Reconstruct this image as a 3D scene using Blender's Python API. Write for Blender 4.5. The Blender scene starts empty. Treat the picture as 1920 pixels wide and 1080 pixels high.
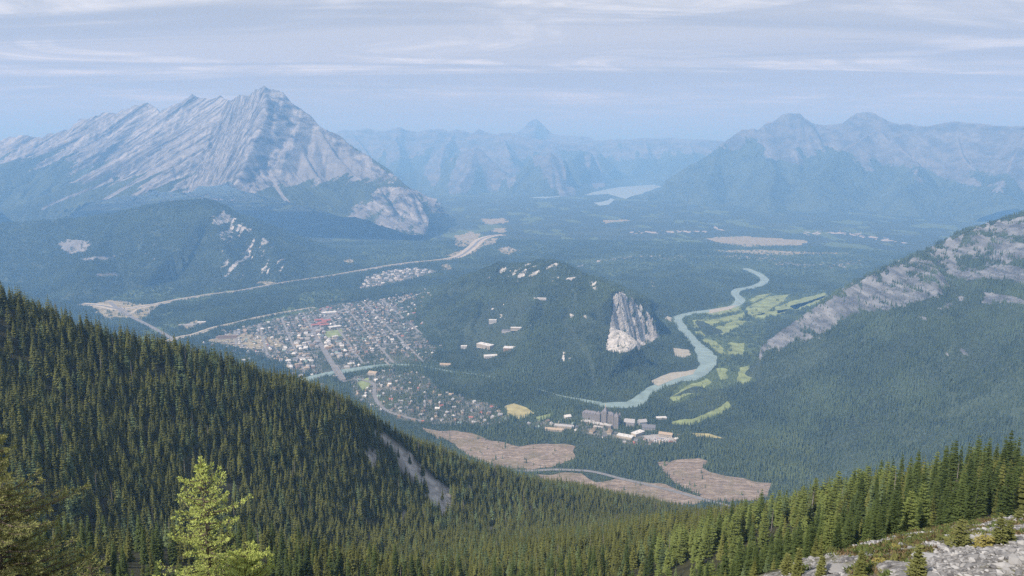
import bpy, math, random, time
import numpy as np
T0 = time.time()
random.seed(7)
RNG = np.random.default_rng(7)
scene = bpy.context.scene
COL = scene.collection

# ------------------------------------------------------------------ camera
CAM_Z = 900.0                      # metres above the valley floor
F_PX = 1397.0                      # focal length in pixels of the 1920 px wide photograph
PITCH = math.atan((540 - 283) / F_PX)
cam_data = bpy.data.cameras.new("camera")
cam = bpy.data.objects.new("camera", cam_data)
COL.objects.link(cam)
cam.location = (0, 0, CAM_Z)
cam.rotation_euler = (math.pi / 2 - PITCH, 0, 0)
cam_data.sensor_width = 36.0
cam_data.lens = 36.0 * F_PX / 1920.0
cam_data.clip_start = 0.5
cam_data.clip_end = 250000.0
scene.camera = cam

# ------------------------------------------------------------------ sun and sky
SUN_EL = math.radians(44.0)
SUN_DIR = (-0.75, -0.66)           # horizontal direction towards the sun: left and behind
SUN_AZ = math.atan2(SUN_DIR[0], SUN_DIR[1])
sun_data = bpy.data.lights.new("sun", 'SUN')
sun_data.energy = 5.0
sun_data.angle = math.radians(0.6)
sun_data.color = (1.0, 0.96, 0.90)
sun = bpy.data.objects.new("sun", sun_data)
COL.objects.link(sun)
from mathutils import Vector, Matrix
_sv = Vector((math.sin(SUN_AZ) * math.cos(SUN_EL), math.cos(SUN_AZ) * math.cos(SUN_EL), math.sin(SUN_EL)))
sun.rotation_euler = (-_sv).to_track_quat('-Z', 'Y').to_euler()
sun.location = _sv * 5000 + Vector((0, 0, CAM_Z))

world = bpy.data.worlds.new("World")
scene.world = world
world.use_nodes = True
wt = world.node_tree
wt.nodes.clear()


def N(tree, kind, **kw):
    n = tree.nodes.new(kind)
    for k, v in kw.items():
        if k == 'inp':
            for i, val in v.items():
                n.inputs[i].default_value = val
        else:
            setattr(n, k, v)
    return n


def L(tree, a, ai, b, bi):
    tree.links.new(a.outputs[ai], b.inputs[bi])


def ramp(tree, stops, interp='LINEAR'):
    n = tree.nodes.new('ShaderNodeValToRGB')
    cr = n.color_ramp
    cr.interpolation = interp
    while len(cr.elements) < len(stops):
        cr.elements.new(0.5)
    for e, (p, c) in zip(cr.elements, stops):
        e.position = p
        e.color = (c[0], c[1], c[2], 1) if not isinstance(c, float) else (c, c, c, 1)
    return n


def build_sky():
    t = wt
    out = N(t, 'ShaderNodeOutputWorld')
    bg = N(t, 'ShaderNodeBackground', inp={1: SKY_STRENGTH})
    L(t, bg, 0, out, 0)
    sky = N(t, 'ShaderNodeTexSky', sky_type='NISHITA')
    sky.sun_disc = False
    sky.sun_elevation = SUN_EL
    sky.sun_rotation = SUN_AZ
    sky.altitude = 2200
    sky.air_density = 1.2
    sky.dust_density = 2.0
    sky.ozone_density = 2.0
    tc = N(t, 'ShaderNodeTexCoord')
    sep = N(t, 'ShaderNodeSeparateXYZ')
    L(t, tc, 'Generated', sep, 0)
    zc = N(t, 'ShaderNodeMath', operation='MAXIMUM', inp={1: 0.03})
    L(t, sep, 2, zc, 0)
    zz = N(t, 'ShaderNodeMath', operation='ADD', inp={1: 0.06})
    L(t, zc, 0, zz, 0)
    dx = N(t, 'ShaderNodeMath', operation='DIVIDE'); L(t, sep, 0, dx, 0); L(t, zz, 0, dx, 1)
    dy = N(t, 'ShaderNodeMath', operation='DIVIDE'); L(t, sep, 1, dy, 0); L(t, zz, 0, dy, 1)
    pl = N(t, 'ShaderNodeCombineXYZ'); L(t, dx, 0, pl, 0); L(t, dy, 0, pl, 1)

    def cloud(scale, loc, rot, detail, rough, dist, lo, hi):
        mp = N(t, 'ShaderNodeMapping')
        mp.inputs['Location'].default_value = loc
        mp.inputs['Rotation'].default_value = (0, 0, rot)
        mp.inputs['Scale'].default_value = scale
        L(t, pl, 0, mp, 0)
        no = N(t, 'ShaderNodeTexNoise', noise_dimensions='2D')
        no.inputs['Scale'].default_value = 1.0
        no.inputs['Detail'].default_value = detail
        no.inputs['Roughness'].default_value = rough
        no.inputs['Distortion'].default_value = dist
        L(t, mp, 0, no, 0)
        mr = N(t, 'ShaderNodeMapRange', interpolation_type='SMOOTHSTEP', inp={1: lo, 2: hi})
        L(t, no, 0, mr, 0)
        return mr
    veil = cloud((0.25, 0.55, 1), (3.1, 1.7, 0), 0.25, 7, 0.6, 0.8, 0.28, 0.52)     # broad grey-violet sheets
    wisp = cloud((0.55, 0.85, 1), (1.9, 8.2, 0), 0.38, 8, 0.60, 1.0, 0.44, 0.64)    # bright streaks
    fine = cloud((1.3, 2.6, 1), (7.3, 2.2, 0), 0.25, 7, 0.65, 0.8, 0.36, 0.62)      # small ripples
    # the sheet thins towards the horizon, where the air itself takes over
    hz = N(t, 'ShaderNodeMapRange', interpolation_type='SMOOTHSTEP', inp={1: 0.015, 2: 0.10})
    L(t, sep, 2, hz, 0)
    clear = N(t, 'ShaderNodeMix', data_type='RGBA')
    clear.inputs[0].default_value = 0.85
    L(t, sky, 0, clear, 6)
    clear.inputs[7].default_value = SKY_AIR
    vm = N(t, 'ShaderNodeMath', operation='MULTIPLY'); L(t, veil, 0, vm, 0); L(t, hz, 0, vm, 1)
    mix1 = N(t, 'ShaderNodeMix', data_type='RGBA'); L(t, vm, 0, mix1, 0); L(t, clear, 2, mix1, 6)
    mix1.inputs[7].default_value = SKY_VEIL
    wf = N(t, 'ShaderNodeMath', operation='MULTIPLY'); L(t, wisp, 0, wf, 0)
    fa = N(t, 'ShaderNodeMapRange', inp={1: 0.0, 2: 1.0, 3: 0.35, 4: 1.0}); L(t, fine, 0, fa, 0)
    L(t, fa, 0, wf, 1)
    wz = N(t, 'ShaderNodeMath', operation='MULTIPLY'); L(t, wf, 0, wz, 0); L(t, hz, 0, wz, 1)
    mix2 = N(t, 'ShaderNodeMix', data_type='RGBA'); L(t, wz, 0, mix2, 0); L(t, mix1, 2, mix2, 6)
    mix2.inputs[7].default_value = SKY_WISP
    band = cloud((0.16, 0.95, 1), (9.1, 3.3, 0), 0.30, 7, 0.58, 0.8, 0.42, 0.62)    # darker grey-violet undersides
    bz = N(t, 'ShaderNodeMath', operation='MULTIPLY'); L(t, band, 0, bz, 0); L(t, hz, 0, bz, 1)
    bf = N(t, 'ShaderNodeMath', operation='MULTIPLY', inp={1: 0.9}); L(t, bz, 0, bf, 0)
    mix3 = N(t, 'ShaderNodeMix', data_type='RGBA'); L(t, bf, 0, mix3, 0); L(t, mix2, 2, mix3, 6)
    mix3.inputs[7].default_value = SKY_BAND
    L(t, mix3, 2, bg, 0)


SKY_STRENGTH = 0.1
SKY_AIR = (4.1, 4.15, 4.05, 1)
SKY_VEIL = (5.0, 5.15, 5.45, 1)
SKY_WISP = (7.2, 7.3, 7.3, 1)
SKY_BAND = (3.85, 4.1, 4.6, 1)
build_sky()

scene.view_settings.view_transform = 'Standard'
scene.view_settings.look = 'None'
scene.view_settings.exposure = 0.32
scene.view_settings.gamma = 1.0
scene.view_settings.use_curve_mapping = False
scene.render.engine = 'CYCLES'
cy = scene.cycles
cy.use_denoising = False
cy.denoiser = 'OPENIMAGEDENOISE'
cy.denoising_input_passes = 'RGB_ALBEDO_NORMAL'
cy.max_bounces = 4
cy.diffuse_bounces = 2
cy.glossy_bounces = 1
cy.transmission_bounces = 1
cy.volume_bounces = 2
cy.use_adaptive_sampling = False
cy.sample_clamp_indirect = 4.0

# ------------------------------------------------------------------ helpers: rays, noise, meshes
CP, SP = math.cos(PITCH), math.sin(PITCH)


def ray(px, py):
    """direction through a point of the view, scaled so that its level length is 1"""
    u = (np.asarray(px, float) - 960.0) / F_PX
    v = (540.0 - np.asarray(py, float)) / F_PX
    dx = u
    dy = CP + v * SP
    dz = -SP + v * CP
    h = np.hypot(dx, dy)
    return dx / h, dy / h, dz / h


def at(px, py, d):
    dx, dy, dz = ray(px, py)
    return np.stack([dx * d, dy * d, CAM_Z + dz * d], -1)


def project(x, y, z):
    z = z - CAM_Z
    f = y * CP - z * SP
    f = np.where(f > 1.0, f, 1.0)
    up = y * SP + z * CP
    return 960.0 + F_PX * x / f, 540.0 - F_PX * up / f


def ss(a, b, x):
    t = np.clip((x - a) / (b - a), 0, 1)
    return t * t * (3 - 2 * t)


def ground_z(x, y):
    return 95.0 * ss(7200.0, 13000.0, np.asarray(y, float))


def G(px, py):
    """where a sight line meets the valley floor"""
    dx, dy, dz = ray(px, py)
    d = (CAM_Z) / -dz
    for _ in range(12):
        d = (CAM_Z - ground_z(dx * d, dy * d)) / -dz
    return np.stack([dx * d, dy * d, ground_z(dx * d, dy * d)], -1)


def _hash(ix, iy, seed):
    h = (ix.astype(np.int64) * 374761393 + iy.astype(np.int64) * 668265263 + seed * 974634721) & 0xFFFFFFFF
    h = ((h ^ (h >> 13)) * 1274126177) & 0xFFFFFFFF
    h = ((h ^ (h >> 16)) * 2246822519) & 0xFFFFFFFF
    return ((h ^ (h >> 15)) & 0xFFFFFF).astype(np.float32) / 16777215.0


def vnoise(x, y, seed=0):
    xi = np.floor(x); yi = np.floor(y)
    fx = x - xi; fy = y - yi
    fx = fx * fx * fx * (fx * (fx * 6 - 15) + 10)
    fy = fy * fy * fy * (fy * (fy * 6 - 15) + 10)
    a = _hash(xi, yi, seed); b = _hash(xi + 1, yi, seed)
    c = _hash(xi, yi + 1, seed); d = _hash(xi + 1, yi + 1, seed)
    return (a + (b - a) * fx) * (1 - fy) + (c + (d - c) * fx) * fy


def fbm(x, y, octaves=5, seed=0, gain=0.5, lac=2.03):
    s = 0.0; a = 1.0; t = 0.0
    for o in range(octaves):
        s = s + a * (vnoise(x, y, seed + o * 17) * 2 - 1)
        t += a
        a *= gain
        x, y = (x * 0.8 - y * 0.6) * lac + 13.7, (x * 0.6 + y * 0.8) * lac + 7.1
    return s / t


def ridged(x, y, octaves=5, seed=0, gain=0.55, lac=2.1):
    s = 0.0; a = 1.0; t = 0.0
    for o in range(octaves):
        n = 1 - np.abs(vnoise(x, y, seed + o * 31) * 2 - 1)
        s = s + a * n * n
        t += a
        a *= gain
        x = x * lac + 5.3
        y = y * lac + 9.1
    return s / t


def inpoly(px, py, poly):
    poly = np.asarray(poly, float)
    n = len(poly)
    inside = np.zeros(np.shape(px), bool)
    j = n - 1
    for i in range(n):
        xi, yi = poly[i]; xj, yj = poly[j]
        c = ((yi > py) != (yj > py)) & (px < (xj - xi) * (py - yi) / ((yj - yi) if yj != yi else 1e-9) + xi)
        inside ^= c
        j = i
    return inside


def seg_dist(X, Y, pts):
    """distance to a polyline, running parameter (metres along it) and interpolated z"""
    best = np.full(X.shape, 1e18); zz = np.zeros(X.shape); tt = np.zeros(X.shape); run = 0.0
    for a, b in zip(pts[:-1], pts[1:]):
        vx, vy = b[0] - a[0], b[1] - a[1]
        l2 = vx * vx + vy * vy + 1e-9
        t = np.clip(((X - a[0]) * vx + (Y - a[1]) * vy) / l2, 0, 1)
        d2 = (X - a[0] - t * vx) ** 2 + (Y - a[1] - t * vy) ** 2
        m = d2 < best
        best = np.where(m, d2, best)
        zz = np.where(m, a[2] + t * (b[2] - a[2]), zz)
        tt = np.where(m, run + t * math.sqrt(l2), tt)
        run += math.sqrt(l2)
    return np.sqrt(best), tt, zz


def mesh_np(name, verts, faces, mats=(), mat_idx=None, smooth=True, attrs=None):
    """verts (n,3); faces (m,k) with the same k everywhere"""
    verts = np.ascontiguousarray(verts, np.float32)
    faces = np.ascontiguousarray(faces, np.int32)
    me = bpy.data.meshes.new(name)
    m, k = faces.shape
    me.vertices.add(len(verts)); me.vertices.foreach_set('co', verts.ravel())
    me.loops.add(m * k); me.loops.foreach_set('vertex_index', faces.ravel())
    me.polygons.add(m)
    me.polygons.foreach_set('loop_start', np.arange(0, m * k, k, dtype=np.int32))
    try:
        me.polygons.foreach_set('loop_total', np.full(m, k, np.int32))
    except Exception:
        pass
    if mat_idx is not None:
        me.polygons.foreach_set('material_index', np.asarray(mat_idx, np.int32))
    me.polygons.foreach_set('use_smooth', np.full(m, smooth, bool))
    for a, v in (attrs or {}).items():
        v = np.asarray(v, np.float32)
        if v.ndim == 1:
            at_ = me.attributes.new(a, 'FLOAT', 'POINT'); at_.data.foreach_set('value', v)
        else:
            at_ = me.attributes.new(a, 'FLOAT_VECTOR', 'POINT'); at_.data.foreach_set('vector', v.ravel())
    for mt in mats:
        me.materials.append(mt)
    me.update(calc_edges=True)
    return me


def obj(name, data, parent=None, kind=None, label=None, cat=None, group=None, loc=None):
    o = bpy.data.objects.new(name, data)
    COL.objects.link(o)
    if parent is not None:
        o.parent = parent
    if loc is not None:
        o.location = loc
    if kind: o['kind'] = kind
    if label: o['label'] = label
    if cat: o['category'] = cat
    if group: o['group'] = group
    return o


def grid_faces(keep):
    """quads of a regular grid (rows, cols) whose cell is kept"""
    r, c = keep.shape
    idx = np.arange((r + 1) * (c + 1)).reshape(r + 1, c + 1)
    q = np.stack([idx[:-1, :-1], idx[:-1, 1:], idx[1:, 1:], idx[1:, :-1]], -1)
    return q[keep]


def compact(verts, faces, attrs):
    used = np.unique(faces)
    remap = np.zeros(len(verts), np.int32)
    remap[used] = np.arange(len(used))
    return verts[used], remap[faces], {k: v[used] for k, v in attrs.items()}

# ------------------------------------------------------------------ materials
def new_mat(name):
    m = bpy.data.materials.new(name)
    m.use_nodes = True
    t = m.node_tree
    t.nodes.clear()
    out = N(t, 'ShaderNodeOutputMaterial')
    b = N(t, 'ShaderNodeBsdfPrincipled')
    b.inputs['Roughness'].default_value = 0.9
    b.inputs['Specular IOR Level'].default_value = 0.15
    L(t, b, 0, out, 0)
    return m, t, b


def attr(t, name):
    return N(t, 'ShaderNodeAttribute', attribute_name=name)


def noise(t, vec, scale, detail=4, rough=0.55, dist=0.0):
    n = N(t, 'ShaderNodeTexNoise')
    n.inputs['Scale'].default_value = scale
    n.inputs['Detail'].default_value = detail
    n.inputs['Roughness'].default_value = rough
    n.inputs['Distortion'].default_value = dist
    if vec is not None:
        t.links.new(vec, n.inputs['Vector'])
    return n


def mixc(t, fac, a, b):
    n = N(t, 'ShaderNodeMix', data_type='RGBA')
    for sock, v in ((n.inputs[0], fac), (n.inputs[6], a), (n.inputs[7], b)):
        if isinstance(v, (int, float)):
            sock.default_value = v
        elif isinstance(v, tuple):
            sock.default_value = (v[0], v[1], v[2], 1)
        else:
            t.links.new(v, sock)
    return n.outputs[2]


def math_(t, op, a, b=0.0):
    n = N(t, 'ShaderNodeMath', operation=op)
    for i, v in enumerate((a, b)):
        if isinstance(v, (int, float)):
            n.inputs[i].default_value = v
        else:
            t.links.new(v, n.inputs[i])
    return n.outputs[0]


def mrange(t, v, lo, hi, a=0.0, b=1.0):
    n = N(t, 'ShaderNodeMapRange', interpolation_type='SMOOTHSTEP', inp={1: lo, 2: hi, 3: a, 4: b})
    t.links.new(v, n.inputs[0])
    return n.outputs[0]


def flat_mat(name, col, var=0.25, scale=0.05, rough=0.9, detail=4):
    m, t, b = new_mat(name)
    geo = N(t, 'ShaderNodeNewGeometry')
    n = noise(t, geo.outputs['Position'], scale, detail)
    lo = tuple(c * (1 - var) for c in col); hi = tuple(min(1, c * (1 + var)) for c in col)
    r = ramp(t, [(0.3, lo), (0.7, hi)])
    L(t, n, 0, r, 0)
    L(t, r, 0, b, 'Base Color')
    b.inputs['Roughness'].default_value = rough
    return m


def mountain_mat(name, rock_lo, rock_hi, forest_lo, forest_hi, tree=14.0, scree_c=(0.215, 0.218, 0.22), edge=0.55):
    m, t, b = new_mat(name)
    geo = N(t, 'ShaderNodeNewGeometry')
    pos = geo.outputs['Position']
    st = attr(t, 'strata').outputs['Vector']
    rk = attr(t, 'rock').outputs['Fac']
    sc = attr(t, 'scree').outputs['Fac']
    n1 = noise(t, st, 1.0, 7, 0.62, 0.3)
    n2 = noise(t, pos, 0.012, 5, 0.6)
    r1 = ramp(t, [(0.38, rock_lo), (0.49, tuple((a * 0.5 + c * 0.5) for a, c in zip(rock_lo, rock_hi))), (0.61, rock_hi)])
    L(t, n1, 0, r1, 0)
    rock = mixc(t, mrange(t, n2.outputs[0], 0.35, 0.7, 0.0, 0.45), r1.outputs[0], (rock_lo[0] * 0.9, rock_lo[1] * 0.92, rock_lo[2] * 0.97))
    n7 = noise(t, pos, 1.0 / 75.0, 6, 0.75, 0.4)
    rock = mixc(t, mrange(t, n7.outputs[0], 0.40, 0.52, 0.30, 0.0), rock, tuple(c * 0.8 for c in rock_lo))
    n3 = noise(t, pos, 1.0 / 70.0, 4, 0.6)
    scr = mixc(t, mrange(t, n3.outputs[0], 0.3, 0.7), tuple(c * 0.86 for c in scree_c), tuple(c * 1.1 for c in scree_c))
    rocks = mixc(t, sc, rock, scr)
    # woods: light and dark speckle of single crowns
    n4 = noise(t, pos, 1.0 / tree, 2, 0.6)
    n5 = noise(t, pos, 1.0 / 260.0, 3, 0.5)
    f = mixc(t, mrange(t, n4.outputs[0], 0.36, 0.64), forest_lo, forest_hi)
    f = mixc(t, mrange(t, n5.outputs[0], 0.35, 0.7, 0.0, 0.5), f, tuple((a * 1.5) for a in forest_hi))
    n6 = noise(t, pos, 1.0 / (tree * 2.4), 4, 0.7)
    v = math_(t, 'ADD', rk, math_(t, 'MULTIPLY', math_(t, 'SUBTRACT', n6.outputs[0], 0.5), edge * 2))
    fac = mrange(t, v, 0.44, 0.56)
    col = mixc(t, fac, f, rocks)
    t.links.new(col, b.inputs['Base Color'])
    bp = N(t, 'ShaderNodeBump')
    bp.inputs['Strength'].default_value = 0.9
    bp.inputs['Distance'].default_value = 9.0
    hn = math_(t, 'ADD', math_(t, 'MULTIPLY', n4.outputs[0], 0.9), math_(t, 'MULTIPLY', n1.outputs[0], 1.1))
    t.links.new(hn, bp.inputs['Height'])
    L(t, bp, 0, b, 'Normal')
    return m


FOREST_LO, FOREST_HI = (0.022, 0.032, 0.022), (0.055, 0.075, 0.045)
M_LIME = mountain_mat('limestone_slopes', (0.04, 0.045, 0.052), (0.36, 0.365, 0.365), FOREST_LO, FOREST_HI, 16)
M_FAR = mountain_mat('far_limestone', (0.075, 0.083, 0.092), (0.175, 0.187, 0.195), FOREST_LO, FOREST_HI, 40)
M_HILL = mountain_mat('wooded_limestone', (0.27, 0.265, 0.25), (0.62, 0.605, 0.57), FOREST_LO, FOREST_HI, 9, edge=0.7)
M_SLAB = mountain_mat('grey_slab', (0.085, 0.093, 0.104), (0.255, 0.265, 0.275), FOREST_LO, FOREST_HI, 9, edge=0.6)

# ------------------------------------------------------------------ mountains
def carve(h, cell, n, k, talus, keep=None):
    """rain: water runs to the lowest neighbour and cuts gullies; loose slopes slump to their resting angle"""
    R, C = h.shape
    idx = np.arange(R * C).reshape(R, C)
    sh = [(-1, 0), (1, 0), (0, -1), (0, 1), (-1, -1), (-1, 1), (1, -1), (1, 1)]
    for it in range(n):
        p = np.pad(h, 1, mode='edge')
        best = np.zeros((R, C)); rec = idx.copy(); drop = np.zeros((R, C))
        for dr, dc in sh:
            nb = p[1 + dr:1 + dr + R, 1 + dc:1 + dc + C]
            dist = cell * (1.41421 if dr and dc else 1.0)
            s = (h - nb) / dist
            rr = np.clip(np.arange(R)[:, None] + dr, 0, R - 1) * C + np.clip(np.arange(C)[None, :] + dc, 0, C - 1)
            m = s > best
            best = np.where(m, s, best); rec = np.where(m, rr, rec); drop = np.where(m, h - nb, drop)
        order = np.argsort(-h.ravel(), kind='stable').tolist()
        rl = rec.ravel().tolist()
        A = [1.0] * (R * C)
        for i in order:
            j = rl[i]
            if j != i:
                A[j] += A[i]
        A = np.array(A).reshape(R, C)
        dh = k * np.minimum(A, 4000.0) ** 0.45 * np.minimum(best, 1.5)
        dh = np.minimum(dh, 0.6 * drop)
        if keep is not None:
            dh = dh * keep
        h = h - dh
        if talus:
            for _ in range(2):
                for ax in (0, 1):
                    d = np.diff(h, axis=ax)
                    ex = np.sign(d) * np.maximum(np.abs(d) - talus * cell, 0) * 0.22
                    pad0 = [(0, 0), (0, 0)]; pad0[ax] = (0, 1)
                    pad1 = [(0, 0), (0, 0)]; pad1[ax] = (1, 0)
                    h = h + np.pad(ex, pad0) - np.pad(ex, pad1)
    return h


LAKE_LINE = [tuple(G(a, b)) for a, b in [(1135, 376), (1150, 368), (1165, 361), (1195, 354), (1228, 348)]]
HFIELDS = []                       # (x0, y0, cell, array) for planting trees on slopes


def sample_field(fld, x, y, outside=-1e9):
    x0, y0, cell, a = fld
    fx = (x - x0) / cell; fy = (y - y0) / cell
    ok = (fx >= 0) & (fy >= 0) & (fx < a.shape[1] - 1.001) & (fy < a.shape[0] - 1.001)
    ix = np.clip(fx.astype(int), 0, a.shape[1] - 2); iy = np.clip(fy.astype(int), 0, a.shape[0] - 2)
    tx = np.clip(fx - ix, 0, 1); ty = np.clip(fy - iy, 0, 1)
    v = (a[iy, ix] * (1 - tx) + a[iy, ix + 1] * tx) * (1 - ty) + (a[iy + 1, ix] * (1 - tx) + a[iy + 1, ix + 1] * tx) * ty
    return np.where(ok, v, outside)


def mountain(name, label, ridges, xr, yr, cell, S, D, seed, mat, rockfn, strata, n_carve=14, k=0.4, talus=0.9,
             rough=60.0, rscale=900.0, warp=60.0, post=None, keep_h=None, low=-40.0):
    xs = np.arange(xr[0], xr[1] + cell, cell); ys = np.arange(yr[0], yr[1] + cell, cell)
    X, Y = np.meshgrid(xs, ys)
    WX = X + warp * fbm(X / (warp * 9), Y / (warp * 9), 4, seed + 3)
    WY = Y + warp * fbm(X / (warp * 9) + 40, Y / (warp * 9) + 11, 4, seed + 5)
    H = np.full(X.shape, -1e9); dmin = np.full(X.shape, 1e9)
    for r in ridges:
        r = dict(pts=r) if not isinstance(r, dict) else r
        P = at(*np.array(r['pts'], float).T)
        d, t, z = seg_dist(WX, WY, P)
        s = S * r.get('s', 1.0)
        H = np.maximum(H, z - s * D * np.log1p(d / D))
        dmin = np.minimum(dmin, d)
    amp = np.clip(dmin / (rough * 6), 0.06, 1.0)
    H = H + rough * amp * (ridged(X / rscale, Y / rscale, 5, seed + 9) - 0.62) * 1.8
    if post: H = post(X, Y, H)
    if n_carve:
        H = carve(H, cell, n_carve, k, talus)
    H = H + cell * 0.22 * fbm(X / (cell * 3.1), Y / (cell * 3.1), 3, seed + 21)
    if keep_h: H = keep_h(X, Y, H)
    if yr[1] > 12000:                       # the lake lies in its own flat basin
        dl, _, _ = seg_dist(X, Y, LAKE_LINE)
        H = np.minimum(H, 80.0 + np.maximum(0, dl - 520) * 0.45 + 4.0 * np.maximum(0, dl - 900))
    gz = ground_z(X, Y)
    px, py = project(X, Y, H)
    gy, gx = np.gradient(H, cell)
    slope = np.hypot(gx, gy)
    rock, scree = rockfn(px, py, X, Y, H, slope)
    sv = strata(X, Y, H)
    HFIELDS.append((xs[0], ys[0], cell, H))
    above = H > gz + low
    keep = above[:-1, :-1] | above[1:, :-1] | above[:-1, 1:] | above[1:, 1:]
    # far side of the crest, out of sight from anywhere near the viewpoint, is trimmed to a margin
    rdir = np.hypot(X, Y) + 1e-6
    facing = -(gx * X + gy * Y) / rdir          # >0 where the ground falls away from the viewer
    hidden = (facing > 0.10) & (dmin > 260)
    keep &= ~(hidden[:-1, :-1] & hidden[1:, :-1] & hidden[:-1, 1:] & hidden[1:, 1:] & (Y[:-1, :-1] > 6000))
    f = grid_faces(keep)
    v = np.stack([X.ravel(), Y.ravel(), H.ravel()], -1)
    v, f, at_ = compact(v, f, {'rock': rock.ravel(), 'scree': scree.ravel(), 'strata': sv.reshape(-1, 3)})
    me = mesh_np(name, v, f, [mat], attrs=at_)
    o = obj(name, me, kind='structure', label=label)
    print(name, len(f), 'quads', round(time.time() - T0, 1), 's')
    return o


def interp(px, table):
    a = np.array(table, float)
    return np.interp(px, a[:, 0], a[:, 1])


def line_mask(px, py, pts, w):
    d, _, _ = seg_dist(px, py, [(a, b, 0.0) for a, b in pts])
    return d / w


# --- the great limestone pyramid on the left, with its long shoulder running back
def pyramid_rock(px, py, X, Y, H, slope):
    along = -0.80 * X - 0.60 * H; perp = -0.60 * X + 0.80 * H
    st = fbm(perp / 85.0, along / 900.0, 4, 101) + 0.5 * fbm(perp / 30.0, along / 500.0, 3, 131)
    tl = interp(px, [(-200, 330), (0, 306), (90, 300), (150, 312), (215, 328), (270, 352), (330, 378), (400, 392), (445, 385),
                     (480, 362), (520, 350), (560, 352), (600, 338), (650, 338), (690, 345), (720, 345), (745, 335), (775, 345), (830, 430), (900, 470)])
    amp = interp(px, [(-200, 18), (60, 26), (200, 60), (330, 75), (430, 60), (520, 26), (700, 14), (900, 10)])
    v = (tl - py) / 14.0 + st * amp / 11.0
    rock = np.clip(0.5 + 0.5 * v, -1.2, 1.6)
    cl = inpoly(px, py, [(632, 415), (660, 388), (690, 368), (712, 350), (735, 352), (768, 350), (792, 378), (800, 405), (822, 432), (822, 452), (770, 447), (700, 440), (650, 432)])
    cw = np.where(cl, 0.62 + 0.8 * fbm(X / 130, H / 90, 4, 77), -1)
    rock = np.maximum(rock, cw)
    gul = 1.2 - line_mask(px, py, [(497, 322), (515, 345), (530, 368), (548, 388), (560, 402), (556, 422), (543, 440), (538, 447)], 4.5)
    rock = np.maximum(rock, gul)
    for ln, w in (([(440, 352), (432, 385), (446, 402), (470, 425)], 3.0), ([(345, 352), (240, 352), (160, 400), (85, 392)], 0.01),
                  ([(210, 338), (150, 362), (100, 380), (80, 392)], 3.0), ([(290, 320), (200, 372), (182, 382)], 3.5)):
        rock = np.maximum(rock, 1.3 - line_mask(px, py, ln, w))
    ct = ss(0, 40, px - 618) * ss(318, 352, py)
    rock = np.where(inpoly(px, py, [(640, 262), (700, 290), (790, 360), (745, 335), (690, 300)]), rock - 1.4 * (vnoise(X / 150, H / 150, 5) > 0.45), rock)
    scree = np.clip(ss(0.80, 0.55, slope) * ss(240, 290, py) + np.where(gul > 0.3, 1, 0), 0, 1) * 0.8
    scree = np.maximum(scree, np.where(inpoly(px, py, [(560, 262), (600, 250), (650, 290), (700, 330), (640, 335), (560, 345), (520, 335)]), 0.75 + 0.2 * st, 0))
    return rock, scree


def pyramid_post(X, Y, H):
    along = -0.80 * X - 0.60 * H; perp = -0.60 * X + 0.80 * H + 0.25 * (Y - 9000)
    m = ss(150, 500, H) * (1 - 0.8 * ss(-3350, -2750, X))
    H = H + m * 62.0 * (ridged(perp / 230.0, along / 3200.0, 3, 61, 0.45) - 0.55)
    return H


def pyramid_beds(X, Y, H):
    w = ss(-3350, -2750, X)                 # beds dip on the shoulder and lie flatter on the main face
    a = -0.80 * X - 0.60 * H; p = -0.60 * X + 0.80 * H
    a2 = -X; p2 = H + 0.25 * X + 60 * fbm(X / 200, Y / 200, 4, 47)
    return np.stack([a * (1 - w) / 1000.0 + w * a2 / 170.0, p * (1 - w) / 55.0 + w * p2 / 70.0, Y / 420.0], -1)


def pyramid_ledges(X, Y, H):
    """bedding: hard beds stand out as small steps"""
    m = ss(350, 800, H)
    z = H + 0.42 * X
    step = 125.0
    q = z / step + 0.35 * fbm(X / 700, Y / 700, 3, 44)
    fr = q - np.floor(q)
    H = H + m * 15.0 * (ss(0.0, 0.65, fr) - ss(0.65, 1.0, fr)) * 1.2
    return H


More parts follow.
